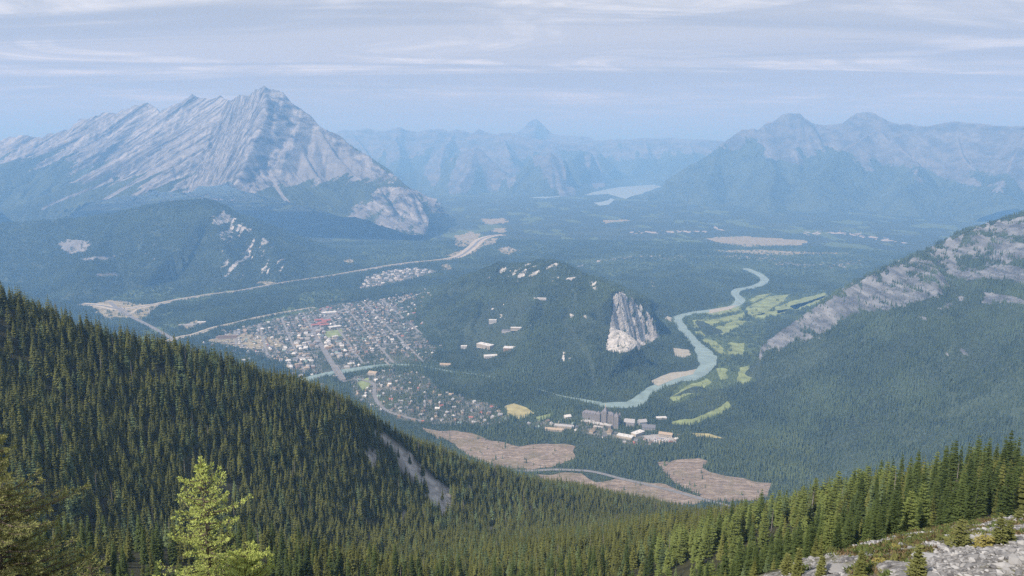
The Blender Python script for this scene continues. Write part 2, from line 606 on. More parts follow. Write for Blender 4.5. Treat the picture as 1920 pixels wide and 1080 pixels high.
mountain('mountain', 'tall pale grey limestone pyramid with a long ribbed shoulder sloping left and woods round its foot', [
    [(430, 185, 9500), (455, 178, 9400), (472, 175, 9350), (485, 164, 9250), (497, 159, 9200), (507, 165, 9200), (520, 167, 9200), (533, 171, 9150), (541, 181, 9150), (553, 190, 9100),
     (565, 203, 9050), (592, 221, 9000), (600, 233, 8960), (618, 243, 8930), (640, 252, 8900), (662, 272, 8800), (692, 288, 8700), (720, 306, 8600), (742, 326, 8500), (775, 352, 8350), (788, 374, 8200), (800, 402, 8050), (822, 440, 7850)],
    dict(pts=[(430, 184, 9520), (415, 180, 9800), (396, 182, 9950), (376, 186, 10100), (361, 177, 10200), (347, 187, 10250), (325, 197, 10300), (302, 207, 10400), (290, 200, 10600), (271, 191, 10700), (252, 195, 10750), (236, 203, 10800),
     (220, 212, 10850), (206, 206, 10950), (193, 208, 11000), (182, 213, 11050), (160, 222, 11200), (148, 220, 11300), (130, 237, 11400), (100, 247, 11500), (75, 253, 11600), (45, 250, 11700), (20, 257, 11850), (0, 262, 11900), (-80, 276, 12100), (-220, 300, 12400)], s=0.85),
    dict(pts=[(430, 187, 9500), (380, 218, 9500), (330, 247, 9500), (280, 272, 9450), (240, 292, 9400), (150, 332, 9300), (60, 372, 9200), (-80, 420, 9000)], s=0.8),
    dict(pts=[(361, 178, 10200), (330, 215, 10000), (300, 245, 9900), (270, 265, 9800)], s=0.9),
    dict(pts=[(271, 192, 10700), (235, 232, 10500), (180, 275, 10300), (120, 305, 10200)], s=0.8),
    dict(pts=[(193, 208, 11000), (140, 255, 10800), (70, 290, 10600), (0, 305, 10500)], s=0.8),
    dict(pts=[(497, 160, 9200), (485, 200, 9000), (470, 240, 8780), (440, 290, 8500), (425, 340, 8200), (440, 392, 7850), (470, 430, 7600)], s=0.95),
    dict(pts=[(533, 172, 9150), (548, 215, 8980), (556, 255, 8800), (575, 290, 8600), (600, 330, 8350), (590, 390, 8000)], s=0.95),
    dict(pts=[(380, 218, 9500), (350, 270, 9200), (330, 320, 8900), (300, 360, 8700), (250, 395, 8500)], s=0.8),
    dict(pts=[(592, 222, 9000), (625, 275, 8700), (660, 320, 8450), (690, 340, 8300), (715, 352, 8180), (735, 385, 7980), (742, 430, 7700)], s=0.95),
    dict(pts=[(692, 289, 8700), (745, 340, 8380), (768, 352, 8280), (785, 400, 7980), (790, 440, 7760)], s=0.95),
], (-7200, -900), (7500, 12600), 15.5, 1.12, 1500.0, 11, M_LIME, pyramid_rock,
    pyramid_beds,
    n_carve=18, k=0.62, talus=1.15, rough=75, rscale=800, warp=45, post=pyramid_post, keep_h=pyramid_ledges)


# --- wooded hill in front of it
def hill_rock(px, py, X, Y, H, slope):
    n = 0.5 * fbm(X / 60, H / 160, 5, 207) + 0.8 * fbm(X / 22, H / 60, 4, 217) + 0.3 * fbm(X / 40, H / 20, 3, 227)
    rock = np.full(X.shape, -0.9)
    for poly, a in (([(410, 405), (440, 400), (470, 425), (520, 460), (545, 500), (530, 515), (420, 530), (420, 470)], 0.15), ([(280, 440), (310, 450), (300, 490), (270, 500)], -0.15),
                    ([(405, 375), (430, 385), (430, 420), (405, 420)], 0.0), ([(470, 425), (500, 440), (512, 500), (480, 515)], 0.1)):
        rock = np.where(inpoly(px + 10 * vnoise(X / 60, Y / 60, 3), py, poly), a + 0.12 + 1.5 * n, rock)
    tan = inpoly(px + 8 * fbm(X / 40, Y / 40, 3, 9), py + 3 * fbm(X / 40, Y / 40, 3, 19), [(110, 457), (128, 448), (162, 452), (168, 462), (160, 473), (135, 475), (118, 468)])
    tan2 = inpoly(px, py + 2 * fbm(X / 60, Y / 60, 3, 29), [(150, 484), (205, 480), (216, 478), (214, 484), (190, 488), (155, 488)]) | inpoly(px, py, [(178, 513), (222, 511), (226, 517), (182, 519)])
    rock = np.where(tan | tan2, 1.6, rock)
    return rock, np.where(tan | tan2, 1.0, 0.0)


mountain('hill', 'low wooded hill with a bare tan patch in front of the pale grey limestone pyramid', [
    [(-260, 440, 7200), (-60, 424, 7000), (60, 415, 6900), (150, 408, 6800), (210, 400, 6700), (270, 386, 6600), (330, 376, 6520), (385, 373, 6500), (420, 385, 6450), (440, 405, 6380), (480, 430, 6250), (540, 455, 6100), (600, 476, 5980), (665, 493, 5880)],
    [(385, 375, 6500), (400, 420, 6200), (420, 480, 5700)], [(210, 402, 6700), (180, 460, 6100), (160, 520, 5400)], [(480, 430, 6250), (520, 490, 5600)],
], (-5600, -900), (4050, 7600), 15.5, 0.48, 6000.0, 23, M_HILL, hill_rock,
    lambda X, Y, H: np.stack([X / 120.0, H / 70.0, Y / 120.0], -1), n_carve=6, k=0.25, talus=0, rough=28, rscale=600, warp=40, low=-12)


# --- ranges beyond the lake
def far_rock(px, py, X, Y, H, slope):
    n = fbm(X / 700, H / 260, 4, 301)
    gul = fbm(X / 160, (Y + H * 0.6) / 1500, 4, 333)
    v = (H - 620) / 380 + n * 0.9 + gul * 0.8
    for pts, w in (([(893, 275), (915, 300), (935, 325)], 26), ([(880, 290), (870, 320), (855, 345)], 18), ([(1030, 285), (1042, 310), (1048, 345), (1060, 358)], 17), ([(1105, 300), (1120, 335)], 12), ([(840, 265), (815, 300), (812, 330)], 14)):
        v = np.maximum(v, 1.5 - line_mask(px, py, pts, w) + gul * 1.0)
    return np.clip(v, -1, 1.6), ss(0.7, 0.45, slope) * 0.6


strata_far = lambda X, Y, H: np.stack([X / 320.0, H / 130.0, Y / 900.0], -1)
mountain('mountain', 'far hazy blue mountain range with a jagged crest behind the lake', [
    [(560, 262, 22500), (600, 252, 22000), (632, 247, 21500), (645, 241, 21400), (662, 244, 21200), (690, 239, 21000), (706, 243, 20800), (722, 244, 20500), (738, 239, 20200), (752, 236, 20000), (765, 243, 20000), (783, 246, 19900), (800, 241, 19800), (824, 239, 19700), (838, 245, 19600), (852, 241, 19500), (868, 243, 19300), (882, 249, 19200), (897, 239, 19000), (912, 246, 18900), (930, 250, 18800), (955, 246, 18700), (975, 253, 18600), (1003, 258, 18500), (1040, 264, 18500), (1070, 268, 18500), (1112, 272, 18400)],
    dict(pts=[(940, 262, 23500), (958, 250, 23200), (975, 244, 23000), (986, 232, 22900), (996, 224, 22800), (1005, 222, 22800), (1017, 231, 22800), (1030, 244, 22700), (1037, 250, 22600), (1062, 253, 22500), (1088, 254, 22000), (1104, 256, 21500), (1112, 262, 21200), (1130, 262, 21000), (1155, 259, 20500), (1180, 261, 20300), (1210, 257, 20200), (1240, 259, 20100), (1262, 257, 20000), (1290, 260, 19600), (1320, 259, 19400), (1352, 263, 19200), (1420, 266, 19000), (1500, 268, 19000)], s=0.85),
    [(738, 240, 20200), (750, 290, 18500), (735, 330, 17000)], [(852, 242, 19500), (830, 280, 18200), (815, 330, 16500)], [(940, 250, 18800), (960, 300, 17000)], [(1210, 258, 20200), (1215, 300, 18600)], [(1290, 260, 19600), (1300, 305, 18000)],
    [(658, 246, 21000), (690, 290, 19000), (700, 330, 17500)],
], (-6500, 9000), (15800, 23800), 40.0, 0.95, 1800.0, 41, M_FAR, far_rock, strata_far, n_carve=10, k=0.9, talus=1.0, rough=130, rscale=1900, warp=60)
mountain('mountain', 'lower pale ribbed limestone foothills in front of the far hazy range beside the lake', [
    [(800, 330, 16000), (835, 300, 15900), (862, 285, 15700), (893, 273, 15500), (908, 284, 15400), (925, 300, 15300), (950, 325, 15000), (965, 345, 14800)],
    [(893, 274, 15500), (885, 310, 15000), (862, 345, 14300)],
    [(960, 345, 15000), (985, 305, 14900), (1008, 288, 14800), (1022, 292, 14700), (1035, 283, 14500), (1052, 300, 14500), (1068, 300, 14500), (1092, 316, 14500), (1112, 330, 14500), (1140, 350, 14400)],
    [(1035, 284, 14500), (1045, 320, 14100), (1052, 350, 13700)], [(1008, 289, 14800), (985, 325, 14300), (960, 352, 13800)],
    [(1068, 300, 15800), (1090, 285, 16800), (1112, 284, 16700), (1150, 297, 16500), (1185, 305, 16300), (1220, 308, 16100), (1260, 314, 16000), (1330, 330, 15800)],
    [(1112, 285, 16700), (1118, 315, 16000), (1140, 345, 15200)],
    [(700, 350, 15500), (740, 330, 15800), (780, 320, 16200), (800, 330, 16000)],
], (-4200, 5200), (13000, 17400), 26.0, 0.95, 1500.0, 53, M_FAR, far_rock, strata_far, n_carve=10, k=0.6, talus=1.0, rough=70, rscale=1100, warp=70)


# --- hazy twin peaks on the right
def twin_rock(px, py, X, Y, H, slope):
    n = fbm(X / 500, H / 200, 4, 401)
    g = fbm((X + 0.4 * H) / 170, (Y + H) / 1300, 4, 411)
    tl = interp(px, [(1100, 330), (1300, 290), (1400, 270), (1450, 285), (1500, 292), (1560, 262), (1620, 290), (1700, 300), (1800, 330), (1920, 350), (2100, 350)])
    v = (tl - py) / 45.0 + n * 0.9 + g * 0.9
    return np.clip(v + 0.5, -1, 1.6), ss(0.75, 0.45, slope) * 0.7


mountain('mountain', 'pair of hazy blue rocky peaks rising right of the lake above dark wooded slopes', [
    [(1130, 384, 12300), (1165, 372, 12500), (1205, 355, 12700), (1240, 340, 12800), (1268, 322, 12900), (1292, 307, 13000), (1318, 296, 13100), (1337, 284, 13200), (1350, 272, 13300), (1362, 264, 13400), (1378, 252, 13450), (1393, 240, 13500), (1404, 241, 13500), (1415, 238, 13500), (1420, 243, 13500), (1434, 230, 13500), (1452, 224, 13600), (1462, 214, 13600), (1478, 211, 13600), (1497, 211, 13600), (1508, 222, 13600), (1520, 230, 13700), (1545, 233, 13700), (1563, 231, 13700), (1578, 229, 13700), (1590, 218, 13700), (1602, 211, 13700), (1615, 208, 13700), (1633, 209, 13700), (1648, 218, 13600), (1662, 226, 13600), (1680, 231, 13600), (1700, 229, 13500), (1718, 233, 13500), (1745, 233, 13500), (1766, 227, 13500), (1790, 225, 13500), (1812, 228, 13400), (1835, 229, 13300), (1870, 233, 13200), (1900, 234, 13100), (1930, 233, 13000), (2050, 240, 12800), (2250, 250, 12600)],
    dict(pts=[(1434, 231, 13500), (1420, 262, 13200), (1440, 290, 12800), (1450, 330, 12000), (1440, 370, 11200)], s=0.9),
    dict(pts=[(1497, 212, 13600), (1515, 255, 13300), (1545, 280, 13000)], s=0.9),
    dict(pts=[(1633, 210, 13700), (1640, 240, 13400), (1610, 262, 13000), (1560, 285, 12500), (1530, 330, 11800)], s=0.9),
    dict(pts=[(1640, 240, 13400), (1690, 275, 12900), (1720, 310, 12300), (1700, 360, 11500)], s=0.9),
    dict(pts=[(1790, 226, 13500), (1800, 280, 12800), (1840, 330, 12000)], s=0.9),
    dict(pts=[(1362, 265, 13400), (1340, 300, 13000), (1320, 340, 12300)], s=0.9),
    dict(pts=[(1930, 234, 13000), (1900, 290, 12200), (1880, 340, 11500)], s=0.9),
], (900, 11000), (9300, 15200), 24.0, 0.98, 1700.0, 67, M_FAR, twin_rock,
    lambda X, Y, H: np.stack([X / 300.0, (H + 0.25 * X) / 190.0, Y / 400.0], -1), n_carve=12, k=0.6, talus=1.0, rough=85, rscale=1300, warp=80)


# --- the long rocky ridge end on the right
def ridge_rock(px, py, X, Y, H, slope):
    lo = interp(px, [(1400, 690), (1440, 672), (1480, 655), (1540, 625), (1600, 606), (1660, 590), (1720, 574), (1780, 556), (1830, 540), (1880, 515), (1920, 490), (2100, 420)])
    n = fbm(X / 55, H / 55, 5, 501); st = fbm((0.5 * X + 0.85 * H) / 200, (0.85 * X - 0.5 * H) / 45, 4, 511)
    n = 0.6 * n + 0.7 * fbm(X / 18, H / 18, 4, 521)
    v = (lo - py) / 20.0 + n * 0.55 + st * 0.9
    v = np.minimum(v, 1.3 - 0.9 * (n > 0.22))
    low = interp(px, [(1400, 1.5), (1560, 1.2), (1700, 0.55), (1920, 0.5)])
    v = np.where(v > 0.2, np.minimum(v, 0.35 + low + 1.1 * n + 0.5 * st), v)
    for pts, w in (([(1725, 600), (1760, 580), (1800, 565)], 10), ([(1850, 520), (1900, 515), (1925, 530)], 16), ([(1775, 663), (1800, 660), (1810, 668)], 8), ([(1850, 560), (1920, 555)], 10)):
        v = np.maximum(v, 0.6 - line_mask(px, py, pts, w) * 0.8 + n * 2.2)
    crest = interp(px, [(1425, 660), (1500, 595), (1560, 550), (1610, 520), (1680, 485), (1740, 460), (1800, 430), (1860, 412), (1920, 395), (2100, 320)])
    v = np.where((py - crest < 9) & (px > 1530), v - 1.3 * (vnoise(X / 14, Y / 14, 6) > 0.35), v)
    return np.clip(v, -1, 1.6), np.zeros(X.shape)


RIDGE_CREST = [(1425, 668, 3100), (1450, 640, 3130), (1500, 595, 3200), (1530, 572, 3250), (1560, 550, 3300), (1610, 520, 3350), (1680, 487, 3400), (1740, 461, 3450), (1800, 431, 3500), (1860, 412, 3560), (1920, 395, 3620), (2000, 362, 3750), (2150, 300, 3950), (2350, 230, 4300)]


def ridge_back(X, Y, H):
    """the far side and the nose drop off steeply"""
    P = at(*np.array(RIDGE_CREST, float).T)
    d, t, z = seg_dist(X, Y, P)
    az = np.arctan2(X, Y); pa = np.arctan2(P[:, 0], P[:, 1]); pr = np.hypot(P[:, 0], P[:, 1])
    rc = np.interp(az, pa, pr)
    behind = (np.hypot(X, Y) > rc - 5) | (az < pa[0])
    return np.where(behind, np.minimum(H, z - 1.35 * d), H)


mountain('mountain', 'long rocky ridge end on the right with a pale bare slab along its crest and dark forest below', [
    dict(pts=[(1425, 668, 3100), (1450, 640, 3130), (1500, 595, 3200), (1530, 572, 3250), (1560, 550, 3300), (1610, 520, 3350)], s=2.3),
    [(1610, 520, 3350), (1680, 487, 3400), (1740, 461, 3450), (1800, 431, 3500), (1860, 412, 3560), (1920, 395, 3620), (2000, 362, 3750), (2150, 300, 3950), (2350, 230, 4300)],
    [(1740, 462, 3450), (1760, 540, 3100), (1790, 640, 2700)], [(1920, 396, 3620), (1960, 520, 3000), (2000, 640, 2550)],
], (700, 4600), (1300, 4400), 10.0, 0.62, 3200.0, 79, M_SLAB, ridge_rock,
    lambda X, Y, H: np.stack([(0.85 * X - 0.5 * H) / 120.0, (0.5 * X + 0.85 * H) / 26.0, Y / 90.0], -1), n_carve=7, k=0.22, talus=0, rough=22, rscale=420, warp=24, low=-15, post=ridge_back)


# --- the isolated wooded hill in the middle with its white cliff
CLIFF_A = G(1128, 668); CLIFF_B = G(1240, 640)
_cd = (CLIFF_B - CLIFF_A)[:2]; _cd = _cd / np.linalg.norm(_cd)
_cn = np.array([-_cd[1], _cd[0]])                      # away from the viewer


def cliff_cut(X, Y, H):
    s = (X - CLIFF_A[0]) * _cd[0] + (Y - CLIFF_A[1]) * _cd[1]
    q = (X - CLIFF_A[0]) * _cn[0] + (Y - CLIFF_A[1]) * _cn[1]
    q = q + 22 * fbm(s / 60.0, q / 300.0, 4, 88) + 30 * (ridged(s / 75.0, q * 0 + 0.5, 3, 98) - 0.5)
    ln = np.linalg.norm((CLIFF_B - CLIFF_A)[:2])
    end = ss(-60, 30, s) * ss(ln + 520, ln + 260, s)
    prof = np.where(q < 0, 22 + 0.30 * q, np.where(q < 85, 22 + 2.75 * q, 22 + 2.75 * 85 + 0.8 * (q - 85)))
    cut = np.minimum(H, prof)
    H = H * (1 - end) + cut * end
    R = [tuple(G(a, b)) for a, b in [(1165, 760), (1190, 756), (1215, 740), (1250, 722), (1290, 708), (1320, 692), (1325, 672), (1305, 648), (1285, 622), (1272, 602), (1290, 588), (1370, 574)]]
    d, _, _ = seg_dist(X, Y, R)
    return np.minimum(H, (d - 75) * 0.30 - 2 + 4.0 * np.maximum(0, d - 170))


def cliff_rock(px, py, X, Y, H, slope):
    n = fbm(X / 50, Y / 50, 5, 601)
    cl = inpoly(px + 4 * fbm(X / 25, H / 25, 3, 3), py, [(1150, 552), (1165, 545), (1185, 550), (1197, 572), (1212, 582), (1232, 605), (1236, 632), (1215, 645), (1190, 655), (1160, 664), (1134, 656), (1142, 620), (1148, 585)])
    rock = np.where(cl, 1.5 - 1.6 * (fbm(X / 22, H / 70, 4, 613) > 0.30), -0.9)
    top = inpoly(px, py + 4 * n, [(935, 500), (985, 496), (1015, 490), (1060, 498), (1110, 522), (1150, 545), (1120, 548), (1060, 525), (1010, 520), (960, 524), (930, 515)])
    rock = np.where(top, np.maximum(rock, 0.22 + 1.2 * n), rock)
    rock = np.where((~cl) & (~top), rock + 1.25 * np.maximum(0, fbm(X / 45, Y / 110, 4, 605) - 0.1) * 2.0, rock)
    return np.clip(rock, -1, 1.6), np.zeros(X.shape)


mountain('hill', 'isolated dark wooded hill in mid valley with a white cliff on its right end', [
    [(745, 600, 3950), (775, 585, 3980), (820, 556, 4060), (870, 525, 4180), (905, 505, 4230), (935, 493, 4230), (960, 496, 4180), (985, 493, 4080), (1015, 487, 4000), (1040, 490, 3950), (1062, 496, 3850), (1090, 512, 3720), (1120, 529, 3560), (1150, 542, 3420), (1168, 547, 3340), (1188, 560, 3300)],
    dict(pts=[(1188, 560, 3300), (1212, 583, 3290), (1235, 608, 3280), (1258, 630, 3270)], s=1.6),
    [(1015, 488, 4000), (1010, 540, 3650), (990, 600, 3330), (985, 650, 3120)],
    [(935, 494, 4230), (900, 560, 3800), (880, 610, 3500)],
    [(1120, 530, 3560), (1100, 590, 3300), (1080, 650, 3050)],
], (-1100, 1200), (2500, 5200), 7.5, 0.46, 2600.0, 83, M_HILL, cliff_rock,
    lambda X, Y, H: np.stack([X / 18.0, H / 90.0, Y / 18.0], -1), n_carve=6, k=0.12, talus=0, rough=14, rscale=300, warp=16, keep_h=cliff_cut, low=-10)
N_FAR_FIELDS = len(HFIELDS)

# ------------------------------------------------------------------ valley floor
def valley():
    cols, rows = 620, 520
    a = np.linspace(math.radians(-52), math.radians(52), cols + 1)
    r = np.exp(np.linspace(math.log(900.0), math.log(70000.0), rows + 1))
    A, Rr = np.meshgrid(a, r)
    X = Rr * np.sin(A); Y = Rr * np.cos(A)
    Z = ground_z(X, Y)
    px, py = project(X, Y, Z)
    n = fbm(X / 120, Y / 120, 4, 801)
    qx = px + 7 * fbm(X / 90, Y / 90, 3, 811); qy = py + 2.2 * fbm(X / 90, Y / 90, 3, 821)
    dry = np.full(X.shape, 0.0)
    for poly in VALLEY_DRY:
        dry = np.where(inpoly(qx, qy, poly), 1.0, dry)
    lush = np.where((fbm(X / 260, Y / 520, 4, 751) > 0.30) & (Rr > 3800), 0.85, 0.0)
    for poly in VALLEY_LUSH:
        lush = np.where(inpoly(qx, qy, poly), 1.0, lush)
    pale = np.zeros(X.shape)
    for pts, w in VALLEY_BLUFFS:
        pale = np.maximum(pale, (1.0 - line_mask(px, py, pts, w)) + 1.6 * fbm(X / 28, Y / 90, 4, 831) - 0.15)
    town = np.zeros(X.shape)
    for poly in TOWN_POLYS + CAMPUS_POLYS:
        town = np.where(inpoly(qx, qy, poly), 1.0, town)
    f = grid_faces(np.ones((rows, cols), bool))
    v = np.stack([X.ravel(), Y.ravel(), Z.ravel()], -1)
    m, t, b = new_mat('valley_ground')
    pos = N(t, 'ShaderNodeNewGeometry').outputs['Position']
    n4 = noise(t, pos, 1 / 15.0, 2, 0.6); n5 = noise(t, pos, 1 / 420.0, 4, 0.6); n6 = noise(t, pos, 1 / 45.0, 4, 0.6)
    c = mixc(t, mrange(t, n4.outputs[0], 0.36, 0.64), FOREST_LO, FOREST_HI)  # woods colour; under standing trees its darkness paints the shade in the gaps
    c = mixc(t, mrange(t, n5.outputs[0], 0.45, 0.72, 0.0, 0.65), c, (0.085, 0.105, 0.055))
    c = mixc(t, mrange(t, math_(t, 'ADD', attr(t, 'lush').outputs['Fac'], math_(t, 'MULTIPLY', math_(t, 'SUBTRACT', n6.outputs[0], 0.5), 1.2)), 0.4, 0.6, 0, 0.8), c, (0.10, 0.14, 0.055))
    gr = mixc(t, mrange(t, n6.outputs[0], 0.4, 0.6), (0.075, 0.085, 0.06), (0.20, 0.195, 0.18))
    c = mixc(t, mrange(t, attr(t, 'town').outputs['Fac'], 0.4, 0.6), c, gr)
    dr = mixc(t, mrange(t, n6.outputs[0], 0.35, 0.65), (0.22, 0.195, 0.12), (0.33, 0.30, 0.21))
    c = mixc(t, mrange(t, math_(t, 'ADD', attr(t, 'dry').outputs['Fac'], math_(t, 'MULTIPLY', math_(t, 'SUBTRACT', n6.outputs[0], 0.5), 0.9)), 0.4, 0.6), c, dr)
    c = mixc(t, mrange(t, attr(t, 'pale').outputs['Fac'], 0.5, 0.75), c, (0.36, 0.335, 0.30))
    t.links.new(c, b.inputs['Base Color'])
    bp = N(t, 'ShaderNodeBump'); bp.inputs['Distance'].default_value = 9.0; bp.inputs['Strength'].default_value = 0.9
    t.links.new(n4.outputs[0], bp.inputs['Height']); L(t, bp, 0, b, 'Normal')
    me = mesh_np('valley_floor', v, f, [m], attrs={'dry': dry.ravel(), 'lush': lush.ravel(), 'pale': pale.ravel(), 'town': town.ravel()})
    obj('valley_floor', me, kind='structure', label='broad flat forested valley floor running to the far mountains')


VALLEY_DRY = [
    [(855, 442), (880, 434), (902, 438), (890, 455), (870, 464), (852, 461)], [(935, 466), (955, 461), (972, 470), (955, 479), (938, 474)],
    [(900, 411), (948, 409), (953, 417), (918, 421)], [(925, 428), (950, 427), (945, 436), (928, 437)], [(1325, 446), (1400, 443), (1465, 447), (1512, 452), (1500, 461), (1400, 464), (1345, 455)],
    [(1128, 413), (1170, 411), (1178, 414), (1135, 418)], [(640, 487), (660, 485), (668, 493), (650, 497)], [(900, 452), (935, 446), (930, 458), (905, 462)],
    [(825, 497), (845, 494), (850, 505), (830, 508)], [(1330, 470), (1420, 468), (1600, 476), (1420, 478)], [(165, 572), (205, 562), (240, 566), (300, 573), (268, 598), (200, 596)], [(335, 612), (372, 600), (385, 606), (350, 618)], [(385, 640), (430, 625), (500, 628), (540, 650), (470, 655)],
    [(480, 530), (510, 522), (525, 527), (500, 536)], [(835, 478), (880, 465), (900, 450), (915, 455), (890, 475), (850, 485)]]
LINKS = [(1285, 592), (1400, 555), (1555, 540), (1550, 565), (1440, 610), (1420, 715), (1330, 735), (1250, 760), (1270, 720), (1345, 690), (1345, 660), (1290, 620)]
VALLEY_LUSH = [LINKS, [(560, 550), (640, 540), (650, 565), (560, 570)], [(690, 470), (830, 460), (860, 475), (780, 490), (690, 495)], [(1050, 490), (1250, 470), (1300, 490), (1150, 520)],
               [(180, 520), (330, 540), (300, 565), (180, 560)], [(1300, 480), (1600, 470), (1640, 500), (1500, 520), (1350, 510)]]
VALLEY_BLUFFS = [([(1080, 500), (1130, 488), (1200, 480), (1240, 482)], 3.5), ([(1240, 484), (1300, 478), (1380, 480), (1460, 486)], 4.5), ([(1440, 490), (1500, 497), (1560, 498), (1610, 492)], 8.0), ([(1180, 436), (1330, 434)], 3.0), ([(1510, 436), (1580, 437), (1640, 446), (1700, 456)], 4.5),
                 ([(1335, 418), (1345, 430), (1356, 432)], 2.5), ([(1355, 418), (1357, 432)], 2.0), ([(1222, 530), (1230, 540)], 5.0), ([(940, 460), (960, 472)], 3.0), ([(985, 460), (1000, 475)], 2.0)]
TOWN_POLYS = [
    [(395, 640), (430, 622), (500, 602), (560, 588), (620, 572), (700, 562), (780, 552), (822, 545), (830, 556), (790, 572), (770, 596), (790, 625), (815, 655), (810, 680), (740, 682), (690, 682), (640, 700), (560, 700), (470, 660)],
    [(655, 735), (665, 705), (720, 695), (790, 700), (830, 735), (930, 760), (960, 790), (920, 800), (830, 795), (760, 790), (690, 765)],
    [(960, 800), (1010, 790), (1080, 795), (1180, 815), (1275, 815), (1270, 835), (1180, 832), (1080, 812)]]
INDUSTRY = [(672, 542), (690, 518), (740, 505), (800, 503), (822, 510), (770, 524), (700, 540)]
CAMPUS_POLYS = [INDUSTRY, [(862, 655), (870, 635), (925, 618), (985, 622), (1000, 640), (960, 655), (940, 672), (900, 672)]]
valley()


# ------------------------------------------------------------------ sheets on the valley floor
from mathutils.geometry import tessellate_polygon
KEEP_CLEAR = []                    # world polygons where no trees stand, and the share of trees that still do
LEAK = {}


def wobble(poly, step, amp, seed):
    out = []
    n = len(poly)
    wl = max(step * 2.2, amp * 3.2)
    for i in range(n):
        a = np.array(poly[i][:2]); b = np.array(poly[(i + 1) % n][:2])
        k = max(1, int(np.linalg.norm(b - a) / step))
        for j in range(k):
            p = a + (b - a) * j / k
            p = p + amp * np.array([float(fbm(np.array([p[0] / (wl)]), np.array([p[1] / (wl)]), 3, seed)[0]), float(fbm(np.array([p[0] / (wl) + 50]), np.array([p[1] / (wl)]), 3, seed + 7)[0])])
            out.append(p)
    return np.array(out)


def sheet(name, label, poly_px, mat, dz=0.5, step=25.0, amp=14.0, seed=1, clear=True, world_poly=None, leak=0.0):
    w = world_poly if world_poly is not None else [G(x, y) for x, y in poly_px]
    p = wobble(w, step, amp, seed)
    z = ground_z(p[:, 0], p[:, 1]) + dz
    v = [Vector((a, b, 0)) for a, b in p]
    tri = tessellate_polygon([v])
    me = bpy.data.meshes.new(name)
    me.from_pydata([(a, b, c) for (a, b), c in zip(p, z)], [], [tuple(t) for t in tri])
    me.materials.append(mat)
    me.update()
    # all faces up
    up = [pl.normal.z for pl in me.polygons]
    if up and np.mean(up) < 0: me.flip_normals()
    o = obj(name, me, kind='structure', label=label)
    if clear:
        LEAK[len(KEEP_CLEAR)] = leak
        KEEP_CLEAR.append(p)
    return o


def strip(name, label, pts_px, width, mat, dz=0.8, clear=4.0, px_pts=True, sub=6):
    w = np.array([G(x, y)[:2] if px_pts else (x, y) for x, y in pts_px])
    # smooth the centre line
    t = np.arange(len(w)); tt = np.linspace(0, len(w) - 1, (len(w) - 1) * sub + 1)
    def cr(c):
        o = []
        for q in tt:
            i = min(int(q), len(c) - 2); f = q - i
            p0, p1, p2, p3 = c[max(i - 1, 0)], c[i], c[i + 1], c[min(i + 2, len(c) - 1)]
            o.append(0.5 * ((2 * p1) + (-p0 + p2) * f + (2 * p0 - 5 * p1 + 4 * p2 - p3) * f * f + (-p0 + 3 * p1 - 3 * p2 + p3) * f ** 3))
        return np.array(o)
    c = np.stack([cr(w[:, 0]), cr(w[:, 1])], -1)
    d = np.gradient(c, axis=0); d /= np.linalg.norm(d, axis=1)[:, None] + 1e-9
    nn = np.stack([-d[:, 1], d[:, 0]], -1)
    wd = np.interp(np.linspace(0, 1, len(c)), np.linspace(0, 1, len(np.atleast_1d(width))), np.atleast_1d(width)) if np.ndim(width) else np.full(len(c), width)
    lft = c + nn * wd[:, None] / 2; rgt = c - nn * wd[:, None] / 2
    v = np.concatenate([lft, rgt]); z = ground_z(v[:, 0], v[:, 1]) + dz
    n = len(c); i = np.arange(n - 1)
    f = np.stack([n + i, n + i + 1, i + 1, i], -1)
    me = mesh_np(name, np.column_stack([v, z]), f, [mat], smooth=False)
    o = obj(name, me, kind='structure', label=label)
    if clear is not None:
        KEEP_CLEAR.append(np.concatenate([c + nn * (wd[:, None] / 2 + clear), (c - nn * (wd[:, None] / 2 + clear))[::-1]]))
    return o


def water_mat(name, col):
    m, t, b = new_mat(name)
    pos = N(t, 'ShaderNodeNewGeometry').outputs['Position']
    n = noise(t, pos, 0.02, 4, 0.6)
    c = mixc(t, mrange(t, n.outputs[0], 0.35, 0.65), tuple(x * 0.85 for x in col), tuple(x * 1.12 for x in col))
    t.links.new(c, b.inputs['Base Color'])
    b.inputs['Roughness'].default_value = 0.45
    b.inputs['Specular IOR Level'].default_value = 0.5
    n2 = noise(t, pos, 0.35, 3, 0.6)
    bp = N(t, 'ShaderNodeBump'); bp.inputs['Distance'].default_value = 0.3; bp.inputs['Strength'].default_value = 0.5
    t.links.new(n2.outputs[0], bp.inputs['Height']); L(t, bp, 0, b, 'Normal')
    return m


M_WATER = water_mat('glacial_water', (0.21, 0.29, 0.275))
M_LAKE = water_mat('lake_water', (0.26, 0.36, 0.41))
M_SAND = flat_mat('sand_bar', (0.34, 0.325, 0.27), 0.2, 0.05)
M_ROAD = flat_mat('asphalt', (0.20, 0.20, 0.20), 0.15, 0.05)
M_VERGE = flat_mat('gravel_verge', (0.42, 0.38, 0.29), 0.25, 0.03)
M_FAIR = flat_mat('fairway_grass', (0.205, 0.25, 0.105), 0.35, 0.02)
M_LAWN = flat_mat('dry_grass', (0.34, 0.31, 0.15), 0.25, 0.03)


